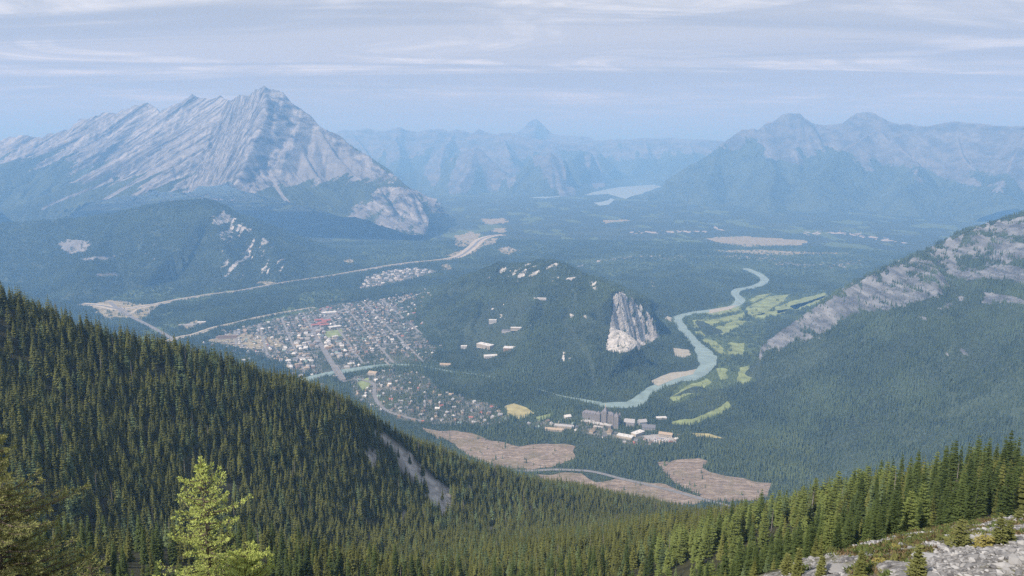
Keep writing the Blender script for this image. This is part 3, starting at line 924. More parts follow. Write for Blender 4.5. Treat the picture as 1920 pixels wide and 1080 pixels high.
def clear_mat():
    m, t, b = new_mat('logged_ground')
    pos = N(t, 'ShaderNodeNewGeometry').outputs['Position']
    mp = N(t, 'ShaderNodeMapping'); mp.inputs['Scale'].default_value = (0.035, 0.16, 1); t.links.new(pos, mp.inputs[0])
    n = noise(t, mp.outputs[0], 1.0, 7, 0.72, 1.2); n2 = noise(t, pos, 0.012, 4, 0.6)
    r = ramp(t, [(0.3, (0.08, 0.062, 0.045)), (0.5, (0.215, 0.168, 0.128)), (0.62, (0.38, 0.318, 0.26))]); L(t, n, 0, r, 0)
    c = mixc(t, mrange(t, n2.outputs[0], 0.48, 0.62, 0, 0.45), r.outputs[0], (0.15, 0.135, 0.07))
    t.links.new(c, b.inputs['Base Color'])
    return m


M_CUT = clear_mat()
RIVER_L = [(1119, 757), (1146, 754), (1175, 753), (1188, 745), (1205, 733), (1223, 722), (1257, 707), (1282, 703), (1303, 697), (1311, 684), (1306, 668), (1302, 655), (1290, 638), (1277, 624), (1268, 612), (1261, 602), (1262, 596)]
RIVER_R = [(1283, 592), (1280, 600), (1283, 607), (1290, 617), (1302, 630), (1319, 646), (1335, 658), (1344, 668), (1344, 684), (1328, 700), (1307, 713), (1277, 716), (1245, 727), (1223, 740), (1207, 758), (1195, 764), (1160, 765), (1125, 763)]


def resample(w, n):
    w = np.array(w)[:, :2]
    s = np.concatenate([[0], np.cumsum(np.linalg.norm(np.diff(w, axis=0), axis=1))])
    q = np.linspace(0, s[-1], n)
    return np.column_stack([np.interp(q, s, w[:, 0]), np.interp(q, s, w[:, 1])])


def banks(name, label, left, right, mat, dz, n=90, amp=5.0, seed=5):
    a = resample([G(*p) for p in left], n); b = resample([G(*p) for p in right], n)
    for q in (a, b):
        q += amp * np.column_stack([fbm(q[:, 0] / 40, q[:, 1] / 40, 3, seed), fbm(q[:, 0] / 40 + 9, q[:, 1] / 40, 3, seed + 1)])
    v = np.concatenate([a, b]); i = np.arange(n - 1)
    f = np.stack([i, i + 1, n + i + 1, n + i], -1)
    me = mesh_np(name, np.column_stack([v, ground_z(v[:, 0], v[:, 1]) + dz]), f, [mat], smooth=False)
    up = me.polygons[0].normal.z
    if up < 0: me.flip_normals()
    obj(name, me, kind='structure', label=label)
    KEEP_CLEAR.append(np.concatenate([a, b[::-1]]))


banks('river', 'pale turquoise river winding past the white cliff', RIVER_L, RIVER_R[::-1], M_WATER, 0.5)
strip('river', 'upper reach of the turquoise river winding beside the golf course', [(1266, 597), (1285, 590), (1305, 586), (1330, 583), (1355, 579), (1378, 573), (1388, 562), (1378, 551), (1385, 543), (1405, 540), (1422, 535), (1434, 526), (1425, 516), (1408, 508), (1396, 503)], [60, 45, 55, 55, 45, 60, 50, 60, 70, 60, 60, 70, 60], M_WATER, 0.6, 8.0)
strip('river', 'narrow river passing under the road bridge below the town', [(560, 716), (600, 705), (640, 697), (690, 689), (730, 685), (770, 685), (805, 690), (850, 697), (900, 703), (950, 713), (1000, 727), (1050, 742), (1090, 750), (1125, 757)], [60, 62, 58, 50, 42, 34, 24, 14, 12, 11, 11, 12, 26, 40], M_WATER, 0.45, -2.0)
for pts, s in (([(1216, 716), (1258, 699), (1285, 697), (1305, 692), (1300, 702), (1262, 711), (1236, 724)], 3), ([(1225, 578), (1250, 592), (1262, 597), (1258, 604), (1238, 596), (1222, 588)], 4), ([(1262, 652), (1292, 656), (1296, 666), (1283, 671), (1266, 668)], 5), ([(1330, 588), (1368, 580), (1384, 572), (1370, 574), (1330, 581)], 6)):
    sheet('sand_bar', 'pale sand bar along the river bank', pts, M_SAND, 0.8, 25, 6, s)
sheet('lake', 'far pale lake below the blue mountains', [(1080, 364), (1130, 356), (1160, 351), (1228, 346), (1240, 350), (1205, 363), (1172, 373), (1160, 370), (1140, 364), (1105, 366)], M_LAKE, 1.5, 200, 60, 8)
sheet('lake', 'small pale inlet below the far lake', [(1114, 380), (1135, 377), (1145, 372), (1152, 374), (1143, 384), (1125, 386)], M_LAKE, 1.5, 120, 40, 9)
sheet('lake', 'thin sliver of far water at the foot of the pale foothills', [(990, 371), (1030, 368), (1055, 365), (1050, 369), (1020, 372)], M_LAKE, 1.5, 120, 30, 10)

VERGE_H = [(150, 570), (190, 573), (225, 580), (250, 577), (290, 571), (330, 563), (370, 556), (410, 550), (450, 545), (520, 532), (550, 527), (620, 517), (690, 505), (760, 494), (830, 487), (862, 480), (885, 464), (900, 450), (920, 443), (945, 440)]
strip('road_verge', 'mown pale verge along the highway', VERGE_H, [70, 66, 60, 50, 46, 60, 90, 110, 100], M_VERGE, 0.6, 8.0)
strip('highway', 'two carriageway highway crossing the valley beyond the town', VERGE_H, [20] * 4 + [26] * 3, M_ROAD, 1.1, None)
RAIL = [(300, 644), (340, 632), (365, 627), (400, 615), (440, 606), (480, 596), (520, 588), (560, 581), (590, 576)]
strip('road_verge', 'pale gravel strip along the railway beside the town', RAIL, [44, 44, 40, 34, 30], M_VERGE, 0.6, 5.0)
strip('railway', 'railway line along the edge of the town', RAIL, 10, M_ROAD, 1.1, None)
strip('road', 'slip road curving down from the interchange', [(205, 566), (222, 580), (242, 592), (270, 606), (300, 622), (330, 640)], 22, M_ROAD, 1.3, 10.0)
strip('road', 'looped slip road at the interchange', [(222, 583), (245, 588), (258, 580), (300, 571)], 18, M_VERGE, 1.25, 10.0)
strip('road', 'straight main street leading from the bridge through the town', [(643, 715), (633, 700), (620, 678), (607, 655), (597, 638), (588, 622), (600, 608), (622, 592), (650, 578)], 24, M_ROAD, 1.2, 2.0)
strip('road', 'road below the clearings curving towards the near hillside', [(960, 883), (1000, 883), (1040, 881), (1075, 882), (1105, 884), (1130, 889), (1160, 897), (1200, 906), (1250, 918), (1290, 929), (1330, 940), (1370, 950)], 13, M_ROAD, 1.2, 6.0)
strip('road', 'winding road climbing round the foot of the wooded hill', [(1115, 730), (1100, 700), (1078, 685), (1058, 668), (1062, 656), (1077, 648), (1076, 640)], 10, M_ROAD, 1.2, 4.0)
strip('road', 'avenue climbing between houses south of the bridge', [(643, 716), (670, 712), (700, 720), (702, 740), (712, 760), (735, 775), (790, 790)], 14, M_ROAD, 1.2, 3.0)

FAIRWAYS = [
    [(1300, 600), (1345, 598), (1398, 585), (1394, 598), (1350, 604), (1322, 618), (1300, 615)], [(1338, 616), (1375, 601), (1402, 602), (1370, 622), (1345, 629)],
    [(1400, 576), (1440, 556), (1482, 552), (1470, 565), (1430, 590), (1403, 592)], [(1450, 576), (1500, 560), (1552, 548), (1545, 559), (1490, 580), (1460, 588)],
    [(1316, 632), (1340, 640), (1360, 655), (1360, 666), (1340, 660), (1325, 646)], [(1366, 642), (1396, 643), (1398, 665), (1369, 669)],
    [(1385, 690), (1405, 687), (1413, 706), (1396, 721), (1380, 715)], [(1255, 746), (1290, 722), (1328, 710), (1336, 717), (1310, 734), (1265, 753)],
    [(1260, 790), (1300, 785), (1345, 765), (1366, 752), (1374, 765), (1340, 782), (1290, 799), (1262, 797)], [(1405, 593), (1440, 585), (1476, 579), (1470, 588), (1420, 600)], [(1482, 574), (1530, 560), (1556, 552), (1535, 568), (1492, 583)], [(1404, 562), (1425, 553), (1450, 549), (1436, 557), (1412, 568)], [(1300, 586), (1340, 582), (1388, 574), (1392, 582), (1340, 592)], [(1300, 622), (1314, 620), (1326, 630), (1316, 630)],
    [(1343, 690), (1362, 690), (1364, 711), (1350, 713)]]
for i, p in enumerate(FAIRWAYS):
    sheet('fairway', 'mown green golf fairway beside the river', p, M_FAIR, 0.5, 14, 13, 40 + i, leak=0.03)
sheet('meadow', 'dry yellow meadow below the golf course', [(1295, 812), (1330, 812), (1358, 822), (1310, 820)], M_LAWN, 0.5, 22, 9, 61)
sheet('sports_field', 'dry mown sports field near the large stone hotel', [(945, 762), (962, 756), (988, 764), (1003, 775), (975, 787), (950, 778)], M_LAWN, 0.5, 30, 5, 62)
sheet('lawn', 'pale green lawn beside the dry sports field', [(1000, 783), (1034, 775), (1038, 781), (1005, 791)], M_FAIR, 0.5, 30, 4, 63)
sheet('lawn', 'green playing field in the middle of the town', [(608, 622), (641, 617), (642, 631), (610, 634)], M_FAIR, 0.5, 40, 3, 64)
sheet('lawn', 'green park lawn beside the bridge approach', [(668, 718), (690, 708), (698, 722), (680, 734)], M_FAIR, 0.5, 30, 5, 65)
sheet('lawn', 'green lawn among the pale campus buildings', [(888, 658), (903, 651), (915, 657), (897, 664)], M_FAIR, 0.5, 30, 5, 66)
CUTS = [
    [(795, 803), (830, 806), (862, 806), (885, 812), (905, 822), (928, 828), (955, 832), (985, 836), (1030, 833), (1062, 835), (1086, 842), (1080, 862), (1040, 878), (1000, 884), (930, 878), (880, 856), (850, 836)],
    [(1235, 872), (1262, 865), (1300, 862), (1312, 866), (1310, 880), (1335, 891), (1385, 896), (1445, 908), (1420, 935), (1330, 938), (1268, 912), (1240, 893)],
    [(1003, 887), (1080, 884), (1112, 900), (1150, 893), (1235, 906), (1330, 941), (1260, 950), (1150, 925), (1050, 912)]]
for i, p in enumerate(CUTS):
    sheet('clearing', ['large brown logged clearing strewn with felled wood', 'right-hand brown logged clearing edged by straight dark forest', 'narrow brown logged clearing along the valley road'][i].replace('right-hand ', ''), p, M_CUT, 0.45, 12, 34, 70 + i, leak=0.018)

# ------------------------------------------------------------------ near slopes: summit, spur and the big wooded hillside
NEAR_PIX = [
    # bare rocky summit slope, lower right
    (1920, 1078, 36), (1750, 1078, 36), (1600, 1078, 37), (1450, 1075, 42), (1920, 1030, 52), (1780, 1030, 52), (1640, 1045, 48), (1560, 1032, 62), (1450, 1062, 52),
    (1640, 1010, 74), (1720, 996, 84), (1800, 985, 90), (1870, 972, 100), (1920, 964, 108), (1380, 1078, 50), (2050, 960, 105), (2050, 1060, 40), (2250, 980, 70),
    # wooded spur behind it
    (1900, 930, 150), (1800, 950, 150), (1700, 968, 150), (1900, 905, 220), (1780, 915, 220), (1650, 940, 230), (1550, 985, 170), (1500, 955, 280), (1420, 1010, 200), (1400, 985, 330), (1350, 990, 400), (1200, 1040, 300),
    (1050, 1090, 240), (1100, 1015, 480), (1230, 1000, 600), (900, 1120, 230), (900, 1060, 370), (2050, 890, 200), (2250, 880, 180),
    # crest of the far hillside
    (-150, 520, 600), (0, 565, 620), (100, 601, 620), (200, 636, 630), (320, 662, 640), (430, 693, 655), (560, 728, 680), (640, 762, 705), (740, 818, 745), (830, 856, 800), (940, 896, 870), (1060, 916, 960), (1180, 944, 1060), (1290, 962, 1160),
    # its face
    (-150, 800, 470), (0, 700, 570), (0, 840, 470), (0, 1075, 360), (150, 900, 460), (200, 760, 560), (300, 850, 530), (300, 1075, 390), (430, 800, 590), (450, 950, 500), (600, 850, 620), (600, 960, 540), (600, 1075, 420),
    (750, 900, 690), (780, 1000, 580), (800, 1075, 430), (900, 950, 750), (950, 1010, 640), (1080, 970, 850), (1150, 990, 800), (1250, 980, 950)]
NEAR_WORLD = [
    (0, 0, 891), (-20, -20, 893), (30, -25, 897), (0, 14, 884), (-12, 14, 884.5), (12, 14, 884.5), (-9, 30, 872), (0, 35, 866), (-25, 40, 866), (-40, 80, 842), (0, 80, 836), (-60, 150, 800), (0, 160, 790), (60, 160, 797), (-100, 240, 765), (12, 28, 877), (25, 15, 887),
    (50, 1350, 200), (-600, 1000, 450), (-200, 1300, 230), (200, 1500, 90), (350, 1500, 60), (450, 1350, 140), (600, 1200, 150), (700, 900, 280), (600, 600, 480), (500, 400, 650), (-900, 500, 700), (-800, 1300, 200), (-600, 200, 860), (-300, 60, 880)]


def tps_fit():
    crest = np.array(NEAR_PIX[NEAR_PIX.index((-150, 520, 600)):NEAR_PIX.index((1290, 962, 1160)) + 1], float)
    C1 = at(*crest.T)
    C2 = C1 * np.array([1.10, 1.10, 1.0]); C2[:, 2] -= 0.62 * 0.10 * crest[:, 2]       # the far flank falls away
    C3 = C1 * np.array([1.25, 1.25, 1.0]); C3[:, 2] -= 0.62 * 0.25 * crest[:, 2]
    P = np.concatenate([at(*np.array(NEAR_PIX, float).T), C2, C3, np.array(NEAR_WORLD, float)])
    XY = P[:, :2] / 100.0
    n = len(P)
    d2 = ((XY[:, None] - XY[None]) ** 2).sum(-1)
    K = np.where(d2 > 0, 0.5 * d2 * np.log(d2 + 1e-12), 0) + np.eye(n) * 0.02
    Q = np.column_stack([np.ones(n), XY])
    A = np.zeros((n + 3, n + 3)); A[:n, :n] = K; A[:n, n:] = Q; A[n:, :n] = Q.T
    b = np.concatenate([P[:, 2], np.zeros(3)])
    w = np.linalg.solve(A, b)
    return XY, w


TPS_XY, TPS_W = tps_fit()


def near_raw(x, y):
    sh = np.shape(x)
    q = np.column_stack([np.ravel(x), np.ravel(y)]) / 100.0
    out = np.empty(len(q))
    for i in range(0, len(q), 40000):
        s = q[i:i + 40000]
        d2 = ((s[:, None] - TPS_XY[None]) ** 2).sum(-1)
        out[i:i + 40000] = (0.5 * d2 * np.log(d2 + 1e-12)) @ TPS_W[:-3] + TPS_W[-3] + s @ TPS_W[-2:]
    return out.reshape(sh)


NF_X, NF_Y = (-1000.0, 900.0), (-40.0, 1640.0)
_xs = np.arange(NF_X[0], NF_X[1] + 4, 4.0); _ys = np.arange(NF_Y[0], NF_Y[1] + 4, 4.0)
_X, _Y = np.meshgrid(_xs, _ys)
_H = near_raw(_X, _Y)
_r = np.hypot(_X, _Y)
_H += ss(120, 400, _r) * (4.5 * fbm(_X / 90, _Y / 90, 5, 901) + 8.0 * (ridged(_X / 140 + _Y / 300, _Y / 260 - _X / 500, 3, 911) - 0.5)) + 0.5 * ss(20, 60, _r) * fbm(_X / 14, _Y / 14, 3, 921)
NEAR_FIELD = (_xs[0], _ys[0], 4.0, _H)


def near_z(x, y):
    return sample_field(NEAR_FIELD, np.asarray(x, float), np.asarray(y, float))


def hit_near(px, py, dmax=1600.0):
    """first meeting of a sight line with the near slopes"""
    dx, dy, dz = ray(px, py)
    d = np.arange(26.0, dmax, 0.5)
    z = near_z(dx * d, dy * d)
    k = np.argmax(z >= CAM_Z + dz * d)
    return np.array([dx * d[k], dy * d[k], z[k]]), d[k]


RIM = [(1355, 1090), (1380, 1080), (1450, 1063), (1500, 1050), (1560, 1032), (1600, 1020), (1640, 1011), (1700, 1001), (1760, 993), (1810, 985), (1840, 976), (1870, 972), (1920, 964), (2100, 945), (2500, 930), (2500, 1500), (1300, 1500)]
RIM_W = None


def rim_world():
    pts = []
    for x, y, d in ((1350, 1090, 44), (1380, 1080, 50), (1450, 1062, 53), (1500, 1048, 57), (1560, 1032, 63), (1640, 1010, 75), (1720, 996, 85), (1800, 985, 91), (1870, 972, 101), (1920, 964, 109), (2050, 958, 106), (2250, 970, 80)):
        pts.append(at(x, y, d)[:2])
    pts += [np.array((70, 0)), np.array((10, 6)), np.array((8, 25))]
    return np.array(pts)


RIM_W = rim_world()
SCARS = [[(742, 860), (765, 850), (790, 868), (815, 895), (845, 915), (848, 945), (838, 975), (818, 970), (802, 940), (800, 915), (775, 905), (752, 890)],
         [(680, 850), (700, 850), (712, 880), (702, 888)], [(742, 940), (760, 950), (772, 975), (755, 975)], [(912, 985), (925, 985), (932, 1000), (918, 1000)], [(700, 820), (735, 818), (760, 845), (740, 850)], [(875, 905), (890, 915), (885, 930), (870, 920)]]


def scar_mask(x, y, z):
    px, py = project(x, y, z)
    n1 = 6 * fbm(x / 12, y / 12, 3, 15); n2 = 8 * fbm(x / 12, z / 12, 3, 25)
    m = np.zeros(np.shape(x), bool)
    for p in SCARS:
        m |= inpoly(px + n1, py + n2, p)
    return m & (np.hypot(x, y) > 350)


def near_mat():
    m, t, b = new_mat('near_slope')
    pos = N(t, 'ShaderNodeNewGeometry').outputs['Position']
    n = noise(t, pos, 0.25, 5, 0.6); n2 = noise(t, pos, 1.3, 5, 0.65); n3 = noise(t, pos, 0.06, 5, 0.7, 0.5); n4 = noise(t, pos, 6.0, 3, 0.6)
    shaded_soil = mixc(t, mrange(t, n.outputs[0], 0.35, 0.65), (0.030, 0.030, 0.018), (0.060, 0.058, 0.030))  # forest soil, darkened so its colour carries the shade between trees
    rockc = mixc(t, mrange(t, n3.outputs[0], 0.35, 0.65), (0.20, 0.19, 0.18), (0.46, 0.44, 0.42))
    grav = mixc(t, mrange(t, n2.outputs[0], 0.35, 0.65), (0.13, 0.125, 0.12), (0.42, 0.405, 0.39))
    grav = mixc(t, mrange(t, n4.outputs[0], 0.5, 0.62, 0, 0.7), grav, (0.10, 0.095, 0.09))
    moss = mixc(t, mrange(t, n2.outputs[0], 0.4, 0.6), (0.10, 0.08, 0.04), (0.13, 0.13, 0.05))
    grav = mixc(t, mrange(t, n.outputs[0], 0.50, 0.60, 0, 0.85), grav, moss)
    c = mixc(t, attr(t, 'scar').outputs['Fac'], shaded_soil, rockc)
    c = mixc(t, attr(t, 'stony').outputs['Fac'], c, grav)
    t.links.new(c, b.inputs['Base Color'])
    bp = N(t, 'ShaderNodeBump'); bp.inputs['Distance'].default_value = 0.25; bp.inputs['Strength'].default_value = 1.0
    t.links.new(n2.outputs[0], bp.inputs['Height']); L(t, bp, 0, b, 'Normal')
    return m


def near_slope():
    cols, rows = 330, 330
    a = np.linspace(math.radians(-50), math.radians(50), cols + 1)
    r = np.exp(np.linspace(math.log(3.0), math.log(1650.0), rows + 1))
    A, R = np.meshgrid(a, r)
    X = R * np.sin(A); Y = R * np.cos(A) - 1.0
    Z = near_z(X, Y)
    stony = inpoly(X + 1.2 * fbm(X / 3, Y / 3, 3, 5), Y, RIM_W) & (R < 130)
    Z = Z + np.where(stony, 0.35 * fbm(X / 2.2, Y / 2.2, 4, 931), 0)
    scar = scar_mask(X, Y, Z)
    Z = Z + np.where(scar, 5.0 * (ridged(X / 9, Z / 22, 4, 941) - 0.5), 0)
    keep = (Z > -30)
    keep = keep[:-1, :-1] | keep[1:, 1:]
    keep &= (np.abs(X[:-1, :-1]) < 1000) & (Y[:-1, :-1] < 1640)
    f = grid_faces(keep)
    v, f, at_ = compact(np.stack([X.ravel(), Y.ravel(), Z.ravel()], -1), f, {'stony': stony.ravel().astype(float), 'scar': scar.ravel().astype(float)})
    me = mesh_np('hillside', v, f, [near_mat()], attrs=at_)
    obj('hillside', me, kind='structure', label='steep near hillside falling from the bare stony summit into a wooded bowl')


near_slope()
print('near', round(time.time() - T0, 1))


# ------------------------------------------------------------------ trees
def leaf_mat(name, lo, hi, hue=0.12, trans=0.0, broad=0.0):
    m, t, b = new_mat(name)
    oi = N(t, 'ShaderNodeObjectInfo')
    geo = N(t, 'ShaderNodeNewGeometry')
    n = noise(t, geo.outputs['Position'], 0.02, 3, 0.6)
    v = math_(t, 'ADD', math_(t, 'MULTIPLY', oi.outputs['Random'], 0.75), math_(t, 'MULTIPLY', math_(t, 'SUBTRACT', n.outputs[0], 0.37), 0.8))
    c = mixc(t, v, lo, hi)
    n2 = noise(t, geo.outputs['Position'], 1.7, 2, 0.6)
    c = mixc(t, mrange(t, n2.outputs[0], 0.35, 0.7, 0, 0.35), c, tuple(x * 1.5 for x in hi))
    if broad:
        n3 = noise(t, geo.outputs['Position'], 0.0032, 4, 0.6)
        c = mixc(t, mrange(t, n3.outputs[0], 0.46, 0.66, 0, broad), c, tuple(x * 1.5 for x in hi))
    t.links.new(c, b.inputs['Base Color'])
    b.inputs['Specular IOR Level'].default_value = 0.1
    if trans:
        tr = N(t, 'ShaderNodeBsdfTranslucent'); t.links.new(c, tr.inputs[0])
        mx = N(t, 'ShaderNodeMixShader', inp={0: trans}); L(t, b, 0, mx, 1); L(t, tr, 0, mx, 2)
        out = [q for q in t.nodes if q.type == 'OUTPUT_MATERIAL'][0]
        L(t, mx, 0, out, 0)
    return m


M_SPRUCE = leaf_mat('spruce_needles', (0.029, 0.034, 0.010), (0.115, 0.122, 0.034))
M_SPRUCE_NEAR = leaf_mat('spur_spruce_needles', (0.020, 0.032, 0.010), (0.072, 0.096, 0.028))
M_VALLEY = leaf_mat('valley_needles', (0.014, 0.024, 0.016), (0.075, 0.105, 0.052), broad=0.55)
M_PINE = leaf_mat('pine_needles', (0.024, 0.038, 0.018), (0.100, 0.130, 0.055), broad=0.4)
M_LARCH = leaf_mat('larch_needles', (0.095, 0.125, 0.035), (0.16, 0.19, 0.055), trans=0.25)
M_ASPEN = leaf_mat('aspen_leaves', (0.08, 0.11, 0.045), (0.13, 0.155, 0.065))
M_BARK = flat_mat('bark', (0.10, 0.08, 0.065), 0.3, 3.0)
M_DEADWOOD = flat_mat('dead_wood', (0.22, 0.20, 0.18), 0.2, 3.0)


class MB:
    """collects triangles and quads as triangles"""
    def __init__(s): s.v = []; s.f = []; s.n = 0
    def add(s, v, f):
        v = np.asarray(v, float); f = np.asarray(f, int)
        s.v.append(v); s.f.append(f + s.n); s.n += len(v)
    def arrays(s): return np.concatenate(s.v), np.concatenate(s.f)
    def mesh(s, name, mats, smooth=False):
        v, f = s.arrays()
        return mesh_np(name, v, f, mats, smooth=smooth)


def cone_tube(mb, pts, radii, sides=6):
    pts = np.asarray(pts, float); n = len(pts)
    ang = np.linspace(0, 2 * math.pi, sides, endpoint=False)
    V = []
    for i, (p, r) in enumerate(zip(pts, radii)):
        d = pts[min(i + 1, n - 1)] - pts[max(i - 1, 0)]
        d = d / (np.linalg.norm(d) + 1e-9)
        a = np.cross(d, (0.3, 0.9, 0.1) if abs(d[2]) > 0.7 else (0, 0, 1)); a /= np.linalg.norm(a) + 1e-9
        b = np.cross(d, a)
        V.append(p + r * (np.cos(ang)[:, None] * a + np.sin(ang)[:, None] * b))
    V = np.concatenate(V)
    F = []
    for i in range(n - 1):
        for k in range(sides):
            a, b = i * sides + k, i * sides + (k + 1) % sides
            F += [(a, b, b + sides), (a, b + sides, a + sides)]
    mb.add(V, F)


def low_conifer(seed, H=16.0, R=2.6, tiers=4, sides=6, droop=0.35):
    """few-triangle conifer: stacked ragged skirts"""
    rg = random.Random(seed); mb = MB()
    for i in range(tiers):
        t0 = i / tiers
        zb = H * (0.08 + 0.80 * t0); zt = min(H, zb + H * (0.62 / tiers + 0.16))
        if i == tiers - 1: zt = H
        rr = R * (1 - t0) ** 0.8 * rg.uniform(0.85, 1.1)
        V = [(rg.uniform(-.1, .1), rg.uniform(-.1, .1), zt)]
        off = rg.random() * 6
        for k in range(sides):
            a = off + 2 * math.pi * k / sides + rg.uniform(-.25, .25)
            q = rr * rg.uniform(0.65, 1.2)
            V.append((q * math.cos(a), q * math.sin(a), zb - droop * q + rg.uniform(-.5, .5)))
        mb.add(V, [(0, 1 + k, 1 + (k + 1) % sides) for k in range(sides)])
    return mb


def mid_conifer(seed, H=16.0, R=2.4, tiers=15, per=7, rough=0.3, base=0.10, power=0.75, droop=0.32, up=0.0, split=False):
    """conifer built of separate drooping boughs (for trees some hundred metres off)"""
    rg = random.Random(seed); mb = MB()
    for i in range(tiers):
        t = (i + rg.uniform(-.2, .2)) / tiers
        t = min(max(t, 0), 0.985)
        z = H * (base + (1 - base) * t)
        rr = R * (1 - t) ** power
        if t > 0.8: rr = max(rr, 0.16 * R * (1.05 - t) * 4)
        off = rg.random() * 6
        m = max(4, int(per * (0.6 + 0.4 * (1 - t))))
        for k in range(m):
            if rg.random() < 0.06: continue
            a = off + 2 * math.pi * k / m + rg.uniform(-.3, .3)
            q = rr * rg.uniform(1 - rough, 1 + rough * 0.7)
            ca, sa = math.cos(a), math.sin(a)
            w = q * rg.uniform(0.30, 0.48) + 0.08
            dz = -droop * q + up * q + rg.uniform(-.15, .15)
            th = 0.26 * q + 0.22
            root = (0.05 * ca, 0.05 * sa, z + 0.25)
            tip = (q * ca, q * sa, z + dz)
            mx, my = 0.55 * q * ca, 0.55 * q * sa
            l = (mx - w * sa, my + w * ca, z + dz * 0.75 - th * 0.55)
            r = (mx + w * sa, my - w * ca, z + dz * 0.75 - th * 0.55)
            top = (mx, my, z + dz * 0.45 + th * 0.35)
            mb.add([root, l, tip, r, top], [(0, 1, 4), (1, 2, 4), (4, 2, 3), (0, 4, 3)])
    # leader
    mb.add([(0, 0, H * 1.04), (0.12, 0.05, H * 0.93), (-0.09, 0.1, H * 0.93), (0.0, -0.13, H * 0.93)], [(0, 1, 2), (0, 2, 3), (0, 3, 1)])
    return mb


def bough_tree(seed, H, R, whorls, per, sprays, base=0.06, power=0.8, droop=0.25, up=0.0, leaf=0.28, airy=0.0, trunk_r=0.16, crook=0.0):
    """near conifer: each bough carries a row of small needle sprays. Returns crown and trunk builders."""
    rg = random.Random(seed); crown = MB(); trunk = MB()
    bend = [rg.uniform(-crook, crook) for _ in range(4)]
    def axis(t): return np.array((bend[0] * t * H + bend[1] * math.sin(5 * t), bend[2] * t * H + bend[3] * math.sin(4 * t), 0))
    cone_tube(trunk, [axis(t) + (0, 0, H * t) for t in np.linspace(-0.06, 1.0, 8)], [max(0.01, trunk_r * (1.05 - t)) for t in np.linspace(0, 1, 8)], 6)
    V = []; F = []; n = 0
    for i in range(whorls):
        t = (i + rg.uniform(-.3, .3)) / whorls
        t = min(max(t, 0), 0.99)
        z = H * (base + (1 - base) * t)
        ax = axis(base + (1 - base) * t)
        rr = R * ((1 - t) ** power) * rg.uniform(0.85, 1.1)
        off = rg.random() * 6
        m = max(3, int(per * (0.55 + 0.45 * (1 - t))))
        for k in range(m):
            if rg.random() < airy: continue
            a = off + 2 * math.pi * k / m + rg.uniform(-.35, .35)
            q = max(0.12, rr * rg.uniform(0.6, 1.15))
            ca, sa = math.cos(a), math.sin(a)
            ns = max(2, int(sprays * (0.35 + 0.65 * q / R)))
            for s in range(ns):
                u = (s + 0.7) / ns
                sag = (-droop * u + up * u * u) * q
                c = np.array((ax[0] + q * u * ca, ax[1] + q * u * sa, z + sag))
                wspan = q * 0.34 * (1.05 - u) + leaf * 0.35
                for side in (-1, 1) if u < 0.93 else (0,):
                    o = side * wspan * rg.uniform(0.4, 1.0)
                    sz = leaf * rg.uniform(0.7, 1.35) * (0.75 + 0.5 * (1 - t))
                    dirx, diry = ca - sa * side * 0.8, sa + ca * side * 0.8
                    dl = math.hypot(dirx, diry); dirx /= dl; diry /= dl
                    p = c + (-sa * o, ca * o, rg.uniform(-.06, .06) - 0.18 * abs(o))
                    tip = p + np.array((dirx, diry, rg.uniform(-.35, .12) + up * 0.5)) * sz
                    back = p - np.array((dirx, diry, -0.1)) * sz * 0.7
                    sx, sy = -diry * sz * 0.42, dirx * sz * 0.42
                    zt = rg.uniform(-.12, .12) * sz
                    V += [back, p + (sx, sy, -0.16 * sz + zt), tip, p + (-sx, -sy, -0.16 * sz - zt), p + (0, 0, 0.16 * sz)]
                    F += [(n, n + 1, n + 4), (n + 1, n + 2, n + 4), (n + 4, n + 2, n + 3), (n, n + 4, n + 3)]
                    n += 5
    top = axis(1.0) + (0, 0, H)
    V += [top + (0, 0, leaf), top + (leaf * .25, 0, -leaf), top + (-leaf * .15, leaf * .22, -leaf), top + (-leaf * .15, -leaf * .22, -leaf)]
    F += [(n, n + 1, n + 2), (n, n + 2, n + 3), (n, n + 3, n + 1)]
    crown.add(V, F)
    return crown, trunk


def proto_collection(name, meshes):
    c = bpy.data.collections.new(name)
    for i, me in enumerate(meshes):
        c.objects.link(bpy.data.objects.new(name, me))
    return c


